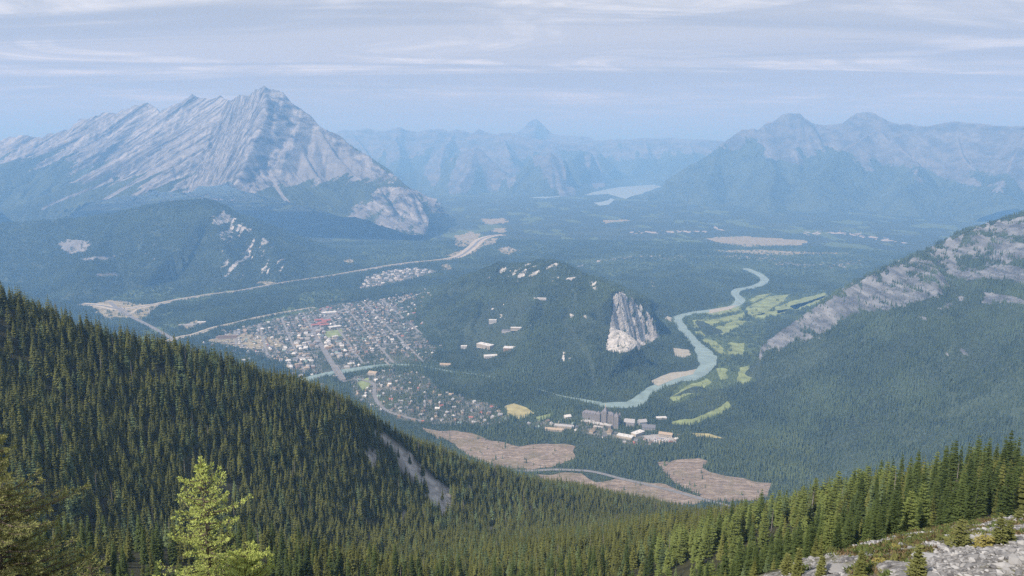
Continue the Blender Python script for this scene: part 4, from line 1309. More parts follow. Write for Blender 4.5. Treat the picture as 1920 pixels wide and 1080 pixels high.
def scatter(name, label, pts, rot, scl, coll, n_kinds, kind_idx=None):
    """one forest object: points carry instances of the tree kinds in the collection"""
    me = bpy.data.meshes.new(name)
    n = len(pts)
    me.vertices.add(n); me.vertices.foreach_set('co', np.ascontiguousarray(pts, np.float32).ravel())
    a = me.attributes.new('turn', 'FLOAT', 'POINT'); a.data.foreach_set('value', np.asarray(rot, np.float32))
    a = me.attributes.new('size', 'FLOAT_VECTOR', 'POINT'); a.data.foreach_set('vector', np.ascontiguousarray(scl, np.float32).ravel())
    a = me.attributes.new('sort', 'INT', 'POINT'); a.data.foreach_set('value', np.asarray(kind_idx if kind_idx is not None else RNG.integers(0, n_kinds, n), np.int32))
    o = obj(name, me, kind='stuff', label=label)
    ng = bpy.data.node_groups.new(name, 'GeometryNodeTree')
    ng.interface.new_socket('Geometry', in_out='INPUT', socket_type='NodeSocketGeometry')
    ng.interface.new_socket('Geometry', in_out='OUTPUT', socket_type='NodeSocketGeometry')
    gi = ng.nodes.new('NodeGroupInput'); go = ng.nodes.new('NodeGroupOutput')
    iop = ng.nodes.new('GeometryNodeInstanceOnPoints')
    ci = ng.nodes.new('GeometryNodeCollectionInfo')
    ci.inputs['Collection'].default_value = coll
    ci.inputs['Separate Children'].default_value = True
    ci.inputs['Reset Children'].default_value = True
    def na(nm, ty):
        x = ng.nodes.new('GeometryNodeInputNamedAttribute'); x.data_type = ty; x.inputs['Name'].default_value = nm; return x
    at_, as_, ak = na('turn', 'FLOAT'), na('size', 'FLOAT_VECTOR'), na('sort', 'INT')
    cx = ng.nodes.new('ShaderNodeCombineXYZ')
    ng.links.new(at_.outputs[0], cx.inputs[2])
    ng.links.new(gi.outputs[0], iop.inputs['Points'])
    ng.links.new(ci.outputs[0], iop.inputs['Instance'])
    iop.inputs['Pick Instance'].default_value = True
    ng.links.new(ak.outputs[0], iop.inputs['Instance Index'])
    e2r = ng.nodes.new('FunctionNodeEulerToRotation')
    ng.links.new(cx.outputs[0], e2r.inputs[0])
    ng.links.new(e2r.outputs[0], iop.inputs['Rotation'])
    ng.links.new(as_.outputs[0], iop.inputs['Scale'])
    ng.links.new(iop.outputs[0], go.inputs[0])
    md = o.modifiers.new('trees', 'NODES'); md.node_group = ng
    print(name, n, 'trees', round(time.time() - T0, 1))
    return o


def jitter_grid(x0, x1, y0, y1, step):
    gx, gy = np.meshgrid(np.arange(x0, x1, step), np.arange(y0, y1, step))
    gx = gx + RNG.uniform(-0.48, 0.48, gx.shape) * step; gy = gy + RNG.uniform(-0.48, 0.48, gy.shape) * step
    return gx.ravel(), gy.ravel()


def in_view(x, y, z, m=60, top=80):
    px, py = project(x, y, z)
    return (px > -m) & (px < 1920 + m) & (py < 1080 + 130) & (y > 5)


def stems(n, lo, hi, wlo=0.85, whi=1.15):
    h = RNG.uniform(lo, hi, n)
    w = h * RNG.uniform(wlo, whi, n)
    return np.stack([w, w, h], -1)


# --- near hillside and spur
x, y = jitter_grid(-620, 620, 30, 1560, 4.4)
z = near_z(x, y)
r = np.hypot(x, y)
ok = in_view(x, y, z) & (z > 12) & (r > np.where(x > 8, 48, 78)) & (r < 1560)
x, y, z, r = x[ok], y[ok], z[ok], r[ok]
ok = ~inpoly(x, y, RIM_W) & ~(scar_mask(x, y, z) & (RNG.random(len(x)) < 0.93))
ok &= RNG.random(len(x)) < np.where(fbm(x / 40, y / 40, 3, 71) > -0.28, 0.93, 0.45)
px, py = project(x, y, z)
ok &= ~((r < 230) & (px < 1300) & (RNG.random(len(x)) < 0.35))
x, y, z, r, px, py = x[ok], y[ok], z[ok], r[ok], px[ok], py[ok]
# hidden flank behind the crest: keep only a margin of it
vis = np.ones(len(x), bool)
for frac in np.linspace(0.55, 0.985, 40):
    tz = near_z(x * frac, y * frac)
    line = CAM_Z + (z + 24 - CAM_Z) * frac
    vis &= tz < line + 2
x, y, z, r, px, py = x[vis], y[vis], z[vis], r[vis], px[vis], py[vis]
hgt = np.clip(RNG.normal(0.95, 0.2, len(x)), 0.4, 1.32) * np.interp(r, [48, 62, 80, 100, 200, 500, 1200], [1.8, 3.0, 4.8, 7.2, 9.4, 14.5, 16.5])
order = np.argsort(-(hgt / r))
# trees whose crown shows inside the frame, nearest (largest) first
tpx, tpy = project(x, y, z + hgt)
show = (tpy < 1072) & (tpx > 0) & (tpx < 1920)
order = order[show[order]]
larchy = (fbm(x / 35, y / 35, 3, 77) > -0.08) & (px > 1230) & (r < 330)
N_SINGLE = 285
single = order[:N_SINGLE + 60]
is_larch = larchy & (RNG.random(len(x)) < 0.62)
single_l = [i for i in single if is_larch[i]][:70]
single_s = [i for i in single if not is_larch[i]][:N_SINGLE]
rest = np.ones(len(x), bool); rest[single_l] = False; rest[single_s] = False
print('near trees', len(x), 'larch', len(single_l), 'spruce', len(single_s))
SPRUCE_MID = [mid_conifer(100 + i, 16, 2.4 + 0.35 * (i % 3), 15, 8, base=0.04, power=0.9).mesh('spruce_tree', [M_SPRUCE]) for i in range(6)]
LARCH_MID = [mid_conifer(150 + i, 16, 2.9, 13, 7, 0.35, 0.06, 0.55, 0.08, 0.1).mesh('larch_tree', [M_LARCH]) for i in range(2)]
def dead_mid(seed):
    rg = random.Random(seed); mb = MB()
    cone_tube(mb, [(0, 0, -0.5), (rg.uniform(-.3, .3), rg.uniform(-.3, .3), 8), (rg.uniform(-.5, .5), 0, 15)], [0.26, 0.18, 0.03], 5)
    for k in range(26):
        z = rg.uniform(3, 14); a = rg.random() * 6.28; q = rg.uniform(0.4, 1.5) * (1.1 - z / 17)
        cone_tube(mb, [(0, 0, z), (q * math.cos(a), q * math.sin(a), z - 0.35 * q)], [0.07, 0.02], 3)
    return mb


DEAD_MID = [dead_mid(171).mesh('dead_tree', [M_DEADWOOD])]
YOUNG_MID = [mid_conifer(180 + i, 16, 3.0, 12, 7, base=0.04, power=0.8).mesh('spruce_tree', [M_PINE]) for i in range(2)]
C_NEAR = proto_collection('hillside_trees', SPRUCE_MID + LARCH_MID + DEAD_MID + YOUNG_MID)
kind = np.where(is_larch[rest], RNG.integers(6, 8, rest.sum()), RNG.integers(0, 6, rest.sum()))
_rn = RNG.random(rest.sum())
kind = np.where(_rn < 0.03, 8, np.where((_rn < 0.11) | ((_rn < 0.3) & (fbm(x[rest] / 60, y[rest] / 60, 3, 79) > 0.15)), RNG.integers(9, 11, rest.sum()), kind))
s = hgt[rest] / 16.0; w = s * RNG.uniform(0.8, 1.25, len(s))
scatter('hillside_forest', 'dense dark spruce forest covering the near hillside', np.stack([x[rest], y[rest], z[rest] - 0.4], -1), RNG.uniform(0, 6.28, rest.sum()), np.stack([w, w, s], -1), C_NEAR, 11, kind)


# single trees that show largest
def place_tree(proto, loc, rz, sx, sz, label, group):
    root, parts = proto
    r_ = root.copy(); COL.objects.link(r_)
    r_.location = loc; r_.rotation_euler = (0, 0, rz); r_.scale = (sx, sx, sz)
    r_['label'] = label; r_['group'] = group
    for p in parts:
        c = p.copy(); COL.objects.link(c); c.parent = r_
    return r_


def tree_proto(name, cat, crown_me, trunk_me):
    root = bpy.data.objects.new(name, None); root.empty_display_size = 0.5; root['category'] = cat
    c = bpy.data.objects.new('crown', crown_me); t = bpy.data.objects.new('trunk', trunk_me)
    return root, [c, t]


def bt(name, mat, *a, **k):
    c, t = bough_tree(*a, **k)
    return c.mesh('crown', [mat]), t.mesh('trunk', [M_BARK])


SPRUCE_NEAR = [tree_proto('spruce_tree', 'tree', *bt('s', M_SPRUCE_NEAR, 300 + i, 12, 1.45 + 0.2 * (i % 3), 26, 9, 6, leaf=0.36, power=0.8, droop=0.3, airy=0.08)) for i in range(5)]
LARCH_NEAR = [tree_proto('larch_tree', 'tree', *bt('l', M_LARCH, 350 + i, 12, 2.5, 20, 9, 7, leaf=0.36, power=0.55, droop=-0.02, up=0.15, airy=0.14, base=0.1)) for i in range(3)]
def tree_words(h, w):
    a = 'towering' if h > 1.2 else ('tall' if h > 1.03 else ('middling' if h > 0.85 else ('short' if h > 0.55 else 'stunted')))
    return a + (' broad' if w > 1.08 else (' slender' if w < 0.95 else ''))


def tree_zone(i):
    if px[i] > 1640: return 'at the high end of the wooded spur'
    if px[i] > 1480: return 'where the wooded spur starts to dip'
    if px[i] > 1300: return 'on the low end of the wooded spur'
    if px[i] > 900: return 'at the foot of the bowl below the spur'
    if px[i] > 520: return 'in the bowl right of the bright larch'
    if px[i] > 260: return 'on the dark hillside just behind the bright larch'
    return 'on the dark hillside behind the olive spruce'


def row_word(i):
    return 'front row ' if r[i] < 120 else ('')


for q, i in enumerate(single_s):
    h = hgt[i] / 12.0; w = RNG.uniform(0.82, 1.22); zn = tree_zone(i)
    place_tree(SPRUCE_NEAR[q % 5], (x[i], y[i], z[i] - 0.3), RNG.uniform(0, 6.28), h * w, h, row_word(i) + tree_words(h, w) + ' dark spruce ' + zn, tree_words(h, w) + ' ' + row_word(i) + 'spruces ' + zn)
for q, i in enumerate(single_l):
    h = hgt[i] * 0.95 / 12.0; w = RNG.uniform(0.85, 1.15); zn = tree_zone(i)
    place_tree(LARCH_NEAR[q % 3], (x[i], y[i], z[i] - 0.3), RNG.uniform(0, 6.28), h * w, h, row_word(i) + tree_words(h, w) + ' light green larch ' + zn, tree_words(h, w) + ' ' + row_word(i) + 'larches ' + zn)
print('singles', round(time.time() - T0, 1))

# ------------------------------------------------------------------ valley forest
def land_z(x, y):
    z = ground_z(x, y)
    for fld in HFIELDS:
        z = np.maximum(z, sample_field(fld, x, y))
    return z


def near_line(x, y):
    """is the point hidden behind the near hillside?"""
    vis = np.ones(len(x), bool)
    r = np.hypot(x, y)
    z = land_z(x, y)
    for d in (120, 160, 220, 300, 420, 560, 640, 720, 800, 900, 1000, 1100, 1200, 1300):
        f = d / r
        tz = near_z(x * f, y * f)
        vis &= (tz < CAM_Z + (z + 22 - CAM_Z) * f + 6)
    return vis


def slope_open(px, py, x, y):
    """bare rock, cliff and slab where no trees stand"""
    return None




def clear_of(x, y):
    ok = np.ones(len(x), bool)
    for q, c in enumerate(KEEP_CLEAR):
        a, b, d, e = c[:, 0].min(), c[:, 0].max(), c[:, 1].min(), c[:, 1].max()
        m = (x > a) & (x < b) & (y > d) & (y < e) & ok
        if m.any():
            idx = np.nonzero(m)[0]
            inn = inpoly(x[idx], y[idx], c)
            if LEAK.get(q): inn &= RNG.random(len(idx)) > LEAK[q]
            ok[idx[inn]] = False
    return ok


def rocky(x, y, z):
    """rock masks of the wooded slopes, sampled again where trees would stand"""
    px, py = project(x, y, z)
    zero = np.zeros(len(x))
    out = np.zeros(len(x), bool)
    r1, _ = cliff_rock(px, py, x, y, z, zero)
    r2, _ = ridge_rock(px, py, x, y, z, zero)
    r3, _ = hill_rock(px, py, x, y, z, zero)
    def on(i, m):
        return m & (np.abs(sample_field(HFIELDS[i], x, y) - z) < 0.5) & (z > ground_z(x, y) + 1)
    out |= on(N_FAR_FIELDS - 1, r1 > 0.42)
    out |= on(N_FAR_FIELDS - 2, r2 > 0.42)
    out |= on(1, r3 > 0.45)
    return out


def in_any(x, y, polys_px):
    m = np.zeros(len(x), bool)
    for p in polys_px:
        w = np.array([G(a, b)[:2] for a, b in p])
        m |= inpoly(x, y, w)
    return m


def plant(r0, r1, step, half):
    X1 = r1 * math.sin(math.radians(half))
    x, y = jitter_grid(-X1, X1, r0 * 0.75, r1, step)
    r = np.hypot(x, y)
    ok = (r > r0) & (r <= r1) & (np.abs(np.arctan2(x, y)) < math.radians(half))
    x, y = x[ok], y[ok]
    ok = clear_of(x, y); x, y = x[ok], y[ok]
    z = land_z(x, y)
    ok = in_view(x, y, z, 25) & near_line(x, y); x, y, z = x[ok], y[ok], z[ok]
    ok = ~rocky(x, y, z) | (RNG.random(len(x)) < 0.12); x, y, z = x[ok], y[ok], z[ok]
    px, py = project(x, y, z)
    town = in_any(x, y, TOWN_POLYS[:1]); south = in_any(x, y, TOWN_POLYS[1:]); camp = in_any(x, y, CAMPUS_POLYS)
    p = np.ones(len(x)) * 0.95
    patch = fbm(x / 70, y / 70, 4, 700)
    p = np.where(patch < -0.35, 0.5, p)
    lushy = (fbm(x / 260, y / 520, 4, 751) > 0.30) & (np.hypot(x, y) > 3800) & (z < 3)
    for poly in VALLEY_LUSH: lushy |= inpoly(px, py, poly)
    p = np.where(lushy, 0.35, p)
    trail = np.abs(fbm(x / 420, y / 420, 3, 741)) < 0.018
    p = np.where(trail | (fbm(x / 110, y / 110, 4, 743) < -0.50), 0.25, p)
    links = in_any(x, y, [[(1285, 592), (1400, 555), (1555, 540), (1550, 565), (1440, 610), (1420, 715), (1330, 735), (1250, 760), (1270, 720), (1345, 690), (1345, 660), (1290, 620)]])
    p = np.where(links, 0.42, p)
    p = np.where(town, 0.48 + 0.30 * (patch > 0.05), p)
    p = np.where(south, 0.60 + 0.3 * (patch > 0.0), p)
    p = np.where(camp, 0.25, p)
    dry = np.zeros(len(x), bool)
    for poly in VALLEY_DRY: dry |= inpoly(px, py, poly)
    p = np.where(dry, 0.08, p)
    ok = RNG.random(len(x)) < p
    return x[ok], y[ok], z[ok], (town | south | camp)[ok]



# ------------------------------------------------------------------ buildings
def paint(name, col, rough=0.7):
    m, t, b = new_mat(name)
    pos = N(t, 'ShaderNodeNewGeometry').outputs['Position']
    n = noise(t, pos, 0.4, 3, 0.6)
    c = mixc(t, mrange(t, n.outputs[0], 0.3, 0.7), tuple(x * 0.82 for x in col), tuple(min(1, x * 1.1) for x in col))
    t.links.new(c, b.inputs['Base Color']); b.inputs['Roughness'].default_value = rough
    return m


ROOF = {'pale grey': paint('roof_pale_grey', (0.36, 0.36, 0.365)), 'dark grey': paint('roof_dark_grey', (0.16, 0.165, 0.18)), 'brown': paint('roof_brown', (0.22, 0.17, 0.13)),
        'white': paint('roof_white', (0.62, 0.62, 0.60)), 'red': paint('roof_red', (0.36, 0.15, 0.12)), 'tan': paint('roof_tan', (0.38, 0.31, 0.23)), 'green': paint('roof_green', (0.22, 0.30, 0.27))}
WALL = {'cream': paint('wall_cream', (0.44, 0.40, 0.33)), 'white': paint('wall_white', (0.52, 0.51, 0.49)), 'timber': paint('wall_timber', (0.30, 0.21, 0.14)), 'grey': paint('wall_grey', (0.36, 0.36, 0.37)), 'stone': paint('wall_stone', (0.30, 0.26, 0.22))}
M_GLASS = paint('window_glass', (0.06, 0.075, 0.09), 0.2)


def box(mb, x0, x1, y0, y1, z0, z1):
    v = [(x, y, z) for z in (z0, z1) for y in (y0, y1) for x in (x0, x1)]
    q = [(0, 2, 3, 1), (4, 5, 7, 6), (0, 1, 5, 4), (2, 6, 7, 3), (0, 4, 6, 2), (1, 3, 7, 5)]
    f = []
    for a, b, c, d in q: f += [(a, b, c), (a, c, d)]
    mb.add(v, f)


def gable(mb, x0, x1, y0, y1, z0, rise, o=0.6, t=0.35):
    """ridge along x, with overhang and thickness"""
    ym = (y0 + y1) / 2
    x0, x1, y0, y1 = x0 - o, x1 + o, y0 - o, y1 + o
    v = [(x0, y0, z0), (x1, y0, z0), (x1, y1, z0), (x0, y1, z0), (x0, ym, z0 + rise), (x1, ym, z0 + rise)]
    v2 = [(a, b, c - t) for a, b, c in v[:4]]
    f = [(0, 1, 5), (0, 5, 4), (2, 3, 4), (2, 4, 5), (0, 4, 3), (1, 2, 5), (6, 8, 7), (6, 9, 8), (0, 6, 7), (0, 7, 1), (1, 7, 8), (1, 8, 2), (2, 8, 9), (2, 9, 3), (3, 9, 6), (3, 6, 0)]
    mb.add(v + v2, f)


def hip(mb, x0, x1, y0, y1, z0, rise, o=0.6):
    x0, x1, y0, y1 = x0 - o, x1 + o, y0 - o, y1 + o
    ym = (y0 + y1) / 2; i = min((y1 - y0) / 2, (x1 - x0) / 2 - 0.2)
    v = [(x0, y0, z0), (x1, y0, z0), (x1, y1, z0), (x0, y1, z0), (x0 + i, ym, z0 + rise), (x1 - i, ym, z0 + rise)]
    mb.add(v, [(0, 1, 5), (0, 5, 4), (2, 3, 4), (2, 4, 5), (0, 4, 3), (1, 2, 5), (0, 2, 1), (0, 3, 2)])


def house_kinds():
    out = []
    for w, d, h, rise in ((12, 9, 5.0, 3.6), (15, 10, 5.6, 4.2), (10, 9, 6.4, 4.4)):
        wl = MB(); box(wl, -w / 2, w / 2, -d / 2, d / 2, -1.5, h)
        rf = MB(); gable(rf, -w / 2, w / 2, -d / 2, d / 2, h + 0.02, rise)
        box(rf, w * 0.2, w * 0.2 + 0.9, -0.4, 0.5, h + 0.5, h + rise + 0.9)
        out.append((wl, rf))
    w, d, h = 14, 9, 5.4
    wl = MB(); box(wl, -w / 2, w / 2, -d / 2, d / 2, -1.5, h); box(wl, -w / 2, -w / 2 + 8, -d / 2 - 6, -d / 2 + 0.01, -1.5, h - 0.05)
    rf = MB(); gable(rf, -w / 2, w / 2, -d / 2, d / 2, h + 0.02, 3.8)
    cr = MB(); gable(cr, -3 - d / 2 - 1, 4, -w / 2, -w / 2 + 8, h, 3.4)
    v, f = cr.arrays(); v = np.column_stack([-v[:, 1] - w + 8, v[:, 0] - 2, v[:, 2]]); v[:, 0] = v[:, 0] - (v[:, 0].mean()) + (-w / 2 + 4); rf.add(v, f[:, ::-1])
    out.append((wl, rf))
    return out


def shop_kinds():
    out = []
    for w, d, h in ((24, 16, 7.5), (36, 18, 9.0), (18, 22, 8.0)):
        wl = MB(); box(wl, -w / 2, w / 2, -d / 2, d / 2, -1.5, h + 0.9)
        rf = MB(); box(rf, -w / 2 + 0.5, w / 2 - 0.5, -d / 2 + 0.5, d / 2 - 0.5, h + 0.3, h + 1.0)
        box(rf, -w * 0.3, -w * 0.1, -d * 0.2, d * 0.1, h + 0.9, h + 2.6); box(rf, w * 0.15, w * 0.3, -d * 0.1, d * 0.25, h + 0.9, h + 2.2)
        out.append((wl, rf))
    for w, d, h in ((30, 14, 8.0), (22, 15, 9.5)):
        wl = MB(); box(wl, -w / 2, w / 2, -d / 2, d / 2, -1.5, h)
        rf = MB(); hip(rf, -w / 2, w / 2, -d / 2, d / 2, h + 0.02, 5.5)
        out.append((wl, rf))
    return out


HK, SK = house_kinds(), shop_kinds()
_mesh_cache = {}


def kind_mesh(tag, i, which, mat):
    key = (tag, i, which, mat.name)
    if key not in _mesh_cache:
        src = (HK if tag == 'house' else SK)[i][which]
        _mesh_cache[key] = src.mesh('walls' if which == 0 else 'roof', [mat])
    return _mesh_cache[key]


BIG_SITES = []                      # (x, y, radius) of the large buildings placed by hand


def put_building(tag, i, loc, rz, sc, roof, wall, label, group):
    o = obj('house' if tag == 'house' else 'commercial_building', kind_mesh(tag, i, 0, WALL[wall]), label=label, cat='house' if tag == 'house' else 'building', group=group, loc=loc)
    o.rotation_euler = (0, 0, rz); o.scale = (sc[0], sc[1], sc[2])
    r = bpy.data.objects.new('roof', kind_mesh(tag, i, 1, ROOF[roof])); COL.objects.link(r); r.parent = o
    return o


def pick(rg, table):
    t = rg.random() * sum(w for _, w in table)
    for k, w in table:
        t -= w
        if t <= 0: return k
    return table[0][0]


def rot2(v, F):
    return v


# ---- large buildings placed one by one
def big(name, label, cat, px, py, rz, pieces, lift=0.0, mats=None):
    """pieces: list of (part name, builder function(mb), material); first goes to the thing itself"""
    g = G(px, py)
    z = float(land_z(np.array([g[0]]), np.array([g[1]]))[0]) + lift
    # a site on higher ground shows nearer than the valley floor behind it
    for _ in range(6):
        dx, dy, dz = ray(px, py)
        d = (CAM_Z - z) / -dz
        z = float(land_z(np.array([dx * d]), np.array([dy * d]))[0]) + lift
    loc = (float(dx * d), float(dy * d), z)
    root = obj(name, None, label=label, cat=cat, loc=loc)
    root.rotation_euler = (0, 0, rz)
    for pn, fn, mt in pieces:
        mb = MB(); r = fn(mb)
        p = obj(pn, mb.mesh(pn, [mt]), parent=root)
        if pn == 'windows':
            p.name = 'window'; p['kind'] = 'stuff'
    BIG_SITES.append((loc[0], loc[1], 40.0))
    return root


def windows_on(mb, x0, x1, y, z0, rows, dz, step, w=1.4, h=1.7, out=-1):
    for r in range(rows):
        n = int((x1 - x0) / step)
        for k in range(n):
            cx = x0 + (k + 0.5) * (x1 - x0) / n
            box(mb, cx - w / 2, cx + w / 2, y - 0.12, y + 0.12, z0 + r * dz, z0 + r * dz + h)


def windows_side(mb, y0, y1, x, z0, rows, dz, step, w=1.4, h=1.7):
    for r in range(rows):
        n = max(1, int((y1 - y0) / step))
        for k in range(n):
            cy_ = y0 + (k + 0.5) * (y1 - y0) / n
            box(mb, x - 0.12, x + 0.12, cy_ - w / 2, cy_ + w / 2, z0 + r * dz, z0 + r * dz + h)


# the château hotel: two long wings, towers with steep roofs, low pale terrace building in front
M_HOTEL = paint('hotel_stone', (0.25, 0.235, 0.225)); M_HROOF = paint('hotel_roof', (0.19, 0.185, 0.20)); M_HBASE = paint('terrace_roof', (0.44, 0.43, 0.42)); M_COPPER = paint('spire', (0.50, 0.38, 0.22))
def hotel():
    rz = math.radians(-24)
    def west(mb): box(mb, -66, -12, 2, 18, -3, 30)
    def east(mb): box(mb, -4, 46, -4, 13, -3, 36)
    def end(mb): box(mb, 46.05, 64, -16, 8, -3, 38)
    def mid(mb): box(mb, -14, 0, -10, 6, -3, 36.5)
    def core(mb): box(mb, 8, 22, -9, 16, -3, 48)
    def wroof(mb): hip(mb, -66, -12, 2, 18, 30.05, 8); [gable_y(mb, x, 1.2, 30.05, 5, 4) for x in (-58, -48, -38, -28, -20)]
    def eroof(mb): hip(mb, -4, 46, -4, 13, 36.05, 10); [gable_y(mb, x, -5.0, 36.05, 6, 5) for x in (2, 28, 36, 43)]
    def endr(mb): hip(mb, 46.05, 64, -16, 8, 38.05, 11)
    def midr(mb): hip(mb, -14, 0, -10, 6, 36.55, 10)
    def corer(mb): hip(mb, 8, 22, -9, 16, 48.05, 14)
    def spire(mb): cone_tube(mb, [(15, 3.5, 60), (15, 3.5, 66), (15, 3.5, 76)], [1.6, 1.2, 0.1], 8)
    def turrets(mb):
        for x, y in ((46.5, -15.5), (63.5, -15.5), (63.5, 7.5)):
            cone_tube(mb, [(x, y, -2), (x, y, 41)], [2.6, 2.6], 10)
    def tcap(mb):
        for x, y in ((46.5, -15.5), (63.5, -15.5), (63.5, 7.5)):
            cone_tube(mb, [(x, y, 41.02), (x, y, 50)], [3.2, 0.05], 10)
    def base(mb): box(mb, -62, -20, -22, 1.9, -3, 9); box(mb, -18, 44, -30, -10.1, -3, 10); box(mb, -12, 20, -44, -30.1, -3, 5)
    def baser(mb): hip(mb, -62, -20, -22, 1.2, 9.05, 3); hip(mb, -18, 44, -30, -11, 10.05, 3.4); hip(mb, -12, 20, -44, -31, 5.05, 2)
    def win(mb):
        windows_on(mb, -65, -13, 2, 10, 6, 3.3, 3.2); windows_on(mb, 23, 45, -4, 12, 7, 3.3, 3.2); windows_on(mb, -3, 8, -4, 12, 7, 3.3, 3.2); windows_on(mb, 47, 63, -16, 3, 10, 3.4, 3.2); windows_on(mb, 8.5, 21.5, -9, 12, 10, 3.5, 3.1)
        windows_on(mb, -13.5, -0.5, -10, 12, 7, 3.4, 3.1); windows_side(mb, -15, 7, 64, 3, 10, 3.4, 3.2); windows_side(mb, 3, 17, -66, 3, 8, 3.3, 3.2); windows_on(mb, -17, 43, -30, 2, 2, 3.6, 4.0, 2.4, 2.2)
    def chim(mb):
        for x, y, z in ((-52, 10, 34), (-30, 10, 34), (6, 4, 42), (34, 4, 42), (55, -4, 45)): box(mb, x - 1, x + 1, y - 1, y + 1, z, z + 6)
    h = big('hotel', 'great dark stone château hotel with steep roofs and towers above the river', 'hotel', 1126, 795, rz, [
        ('west_wing', west, M_HOTEL), ('east_wing', east, M_HOTEL), ('end_wing', end, M_HOTEL), ('middle_block', mid, M_HOTEL), ('tower', core, M_HOTEL), ('terrace_building', base, WALL['stone']),
        ('windows', win, M_GLASS)], 2)
    kids = {c.name.split('.')[0]: c for c in COL.objects if c.parent is h}
    for pn, fn, par, mt in (('roof', wroof, 'west_wing', M_HROOF), ('roof', eroof, 'east_wing', M_HROOF), ('roof', endr, 'end_wing', M_HROOF), ('roof', midr, 'middle_block', M_HROOF), ('roof', corer, 'tower', M_HROOF), ('spire', spire, 'tower', M_COPPER), ('roof', baser, 'terrace_building', M_HBASE)):
        mb = MB(); fn(mb); obj(pn, mb.mesh(pn, [mt]), parent=kids[par])
    for x, y in ((46.5, -15.5), (63.5, -15.5), (63.5, 7.5)):
        mb = MB(); cone_tube(mb, [(x, y, -2), (x, y, 41)], [2.6, 2.6], 10); tu = obj('turret', mb.mesh('turret', [M_HOTEL]), parent=h)
        mb = MB(); cone_tube(mb, [(x, y, 41.02), (x, y, 50)], [3.2, 0.05], 10); obj('turret_roof', mb.mesh('turret_roof', [M_HROOF]), parent=tu)
    for x, y, z in ((-52, 10, 34), (-30, 10, 34), (6, 4, 42), (34, 4, 42), (55, -4, 45)):
        mb = MB(); box(mb, x - 1, x + 1, y - 1, y + 1, z, z + 6); obj('chimney', mb.mesh('chimney', [WALL['stone']]), parent=h)
    return h


def gable_y(mb, x, y, z, w, rise):
    """dormer facing the viewer"""
    v = [(x - w / 2, y, z), (x + w / 2, y, z), (x, y, z + rise), (x - w / 2, y + 6, z), (x + w / 2, y + 6, z), (x, y + 6, z + rise)]
    mb.add(v, [(0, 1, 2), (1, 4, 5), (1, 5, 2), (3, 0, 2), (3, 2, 5), (4, 3, 5)])


hotel()


def simple_big(label, px, py, rz, w, d, h, roof, wall, flat=True, rise=5.0, name='commercial_building', cat='building', rows=2, extra=None):
    def wl(mb):
        box(mb, -w / 2, w / 2, -d / 2, d / 2, -4, h)
    def rf(mb):
        if flat:
            box(mb, -w / 2 - 0.6, w / 2 + 0.6, -d / 2 - 0.6, d / 2 + 0.6, h + 0.01, h + 0.9)
            box(mb, -w * 0.25, -w * 0.1, -d * 0.15, d * 0.15, h + 0.91, h + 2.8); box(mb, w * 0.1, w * 0.22, -d * 0.2, d * 0.1, h + 0.91, h + 2.4)
        else:
            gable(mb, -w / 2, w / 2, -d / 2, d / 2, h + 0.36, rise, 1.2)
    def wi(mb):
        windows_on(mb, -w / 2 + 1, w / 2 - 1, -d / 2, 1.2, rows, max(3.0, (h - 1) / max(rows, 1)), 4.0, 2.2, 1.6)
    r = big(name, label, cat, px, py, math.radians(rz), [('walls', wl, WALL[wall]), ('roof', rf, ROOF[roof])] + ([('windows', wi, M_GLASS)] if rows else []))
    return r


SB = simple_big
SB('long white flat roofed hall beside the car park below the stone hotel', 1172, 821, -28, 50, 22, 8, 'white', 'cream', rows=1)
SB('white roofed block joining the long hall by the car park', 1196, 815, 40, 44, 20, 9, 'white', 'cream', rows=1)
SB('chalet with a broad tan roof among trees left of the long white hall', 1110, 811, 60, 18, 14, 6, 'tan', 'cream', False, 8, rows=1)
SB('chalet with a steep tan roof beside the long white hall', 1143, 813, 70, 18, 15, 7, 'tan', 'cream', False, 9, rows=1)
SB('grey many gabled lodge to the right of the stone hotel', 1180, 798, -15, 34, 20, 14, 'pale grey', 'grey', False, 10, rows=3)
SB('smaller gabled grey lodge beside the many gabled one', 1204, 796, 15, 26, 18, 11, 'pale grey', 'grey', False, 8, rows=2)
SB('dark grey long roofed lodge above the car park', 1216, 805, -8, 42, 18, 9, 'dark grey', 'grey', False, 8, rows=2)
SB('low terrace of houses with a long grey roof among trees left of the hotel', 1058, 802, -14, 62, 13, 7, 'pale grey', 'cream', False, 5, rows=1)
SB('second low terrace with a cream front below the long grey roof', 1040, 808, -14, 60, 12, 6, 'tan', 'cream', False, 5, rows=1)
SB('pink roofed block of flats beyond the car park', 1248, 818, -20, 42, 18, 9, 'tan', 'cream', False, 5, rows=2)
SB('pale house with a white roof left of the stone hotel', 1064, 784, 20, 20, 16, 7, 'white', 'white', False, 6, rows=1)
SB('low white clubhouse at the edge of the golf course', 1240, 785, 5, 34, 14, 5, 'white', 'white', rows=1)
SB('long pale roofed depot beside the tan yard left of the railway', 352, 611, 12, 90, 24, 7, 'pale grey', 'white', rows=1)
SB('white roofed shed at the right end of the long depot', 378, 606, 12, 40, 22, 7, 'white', 'white', rows=1)
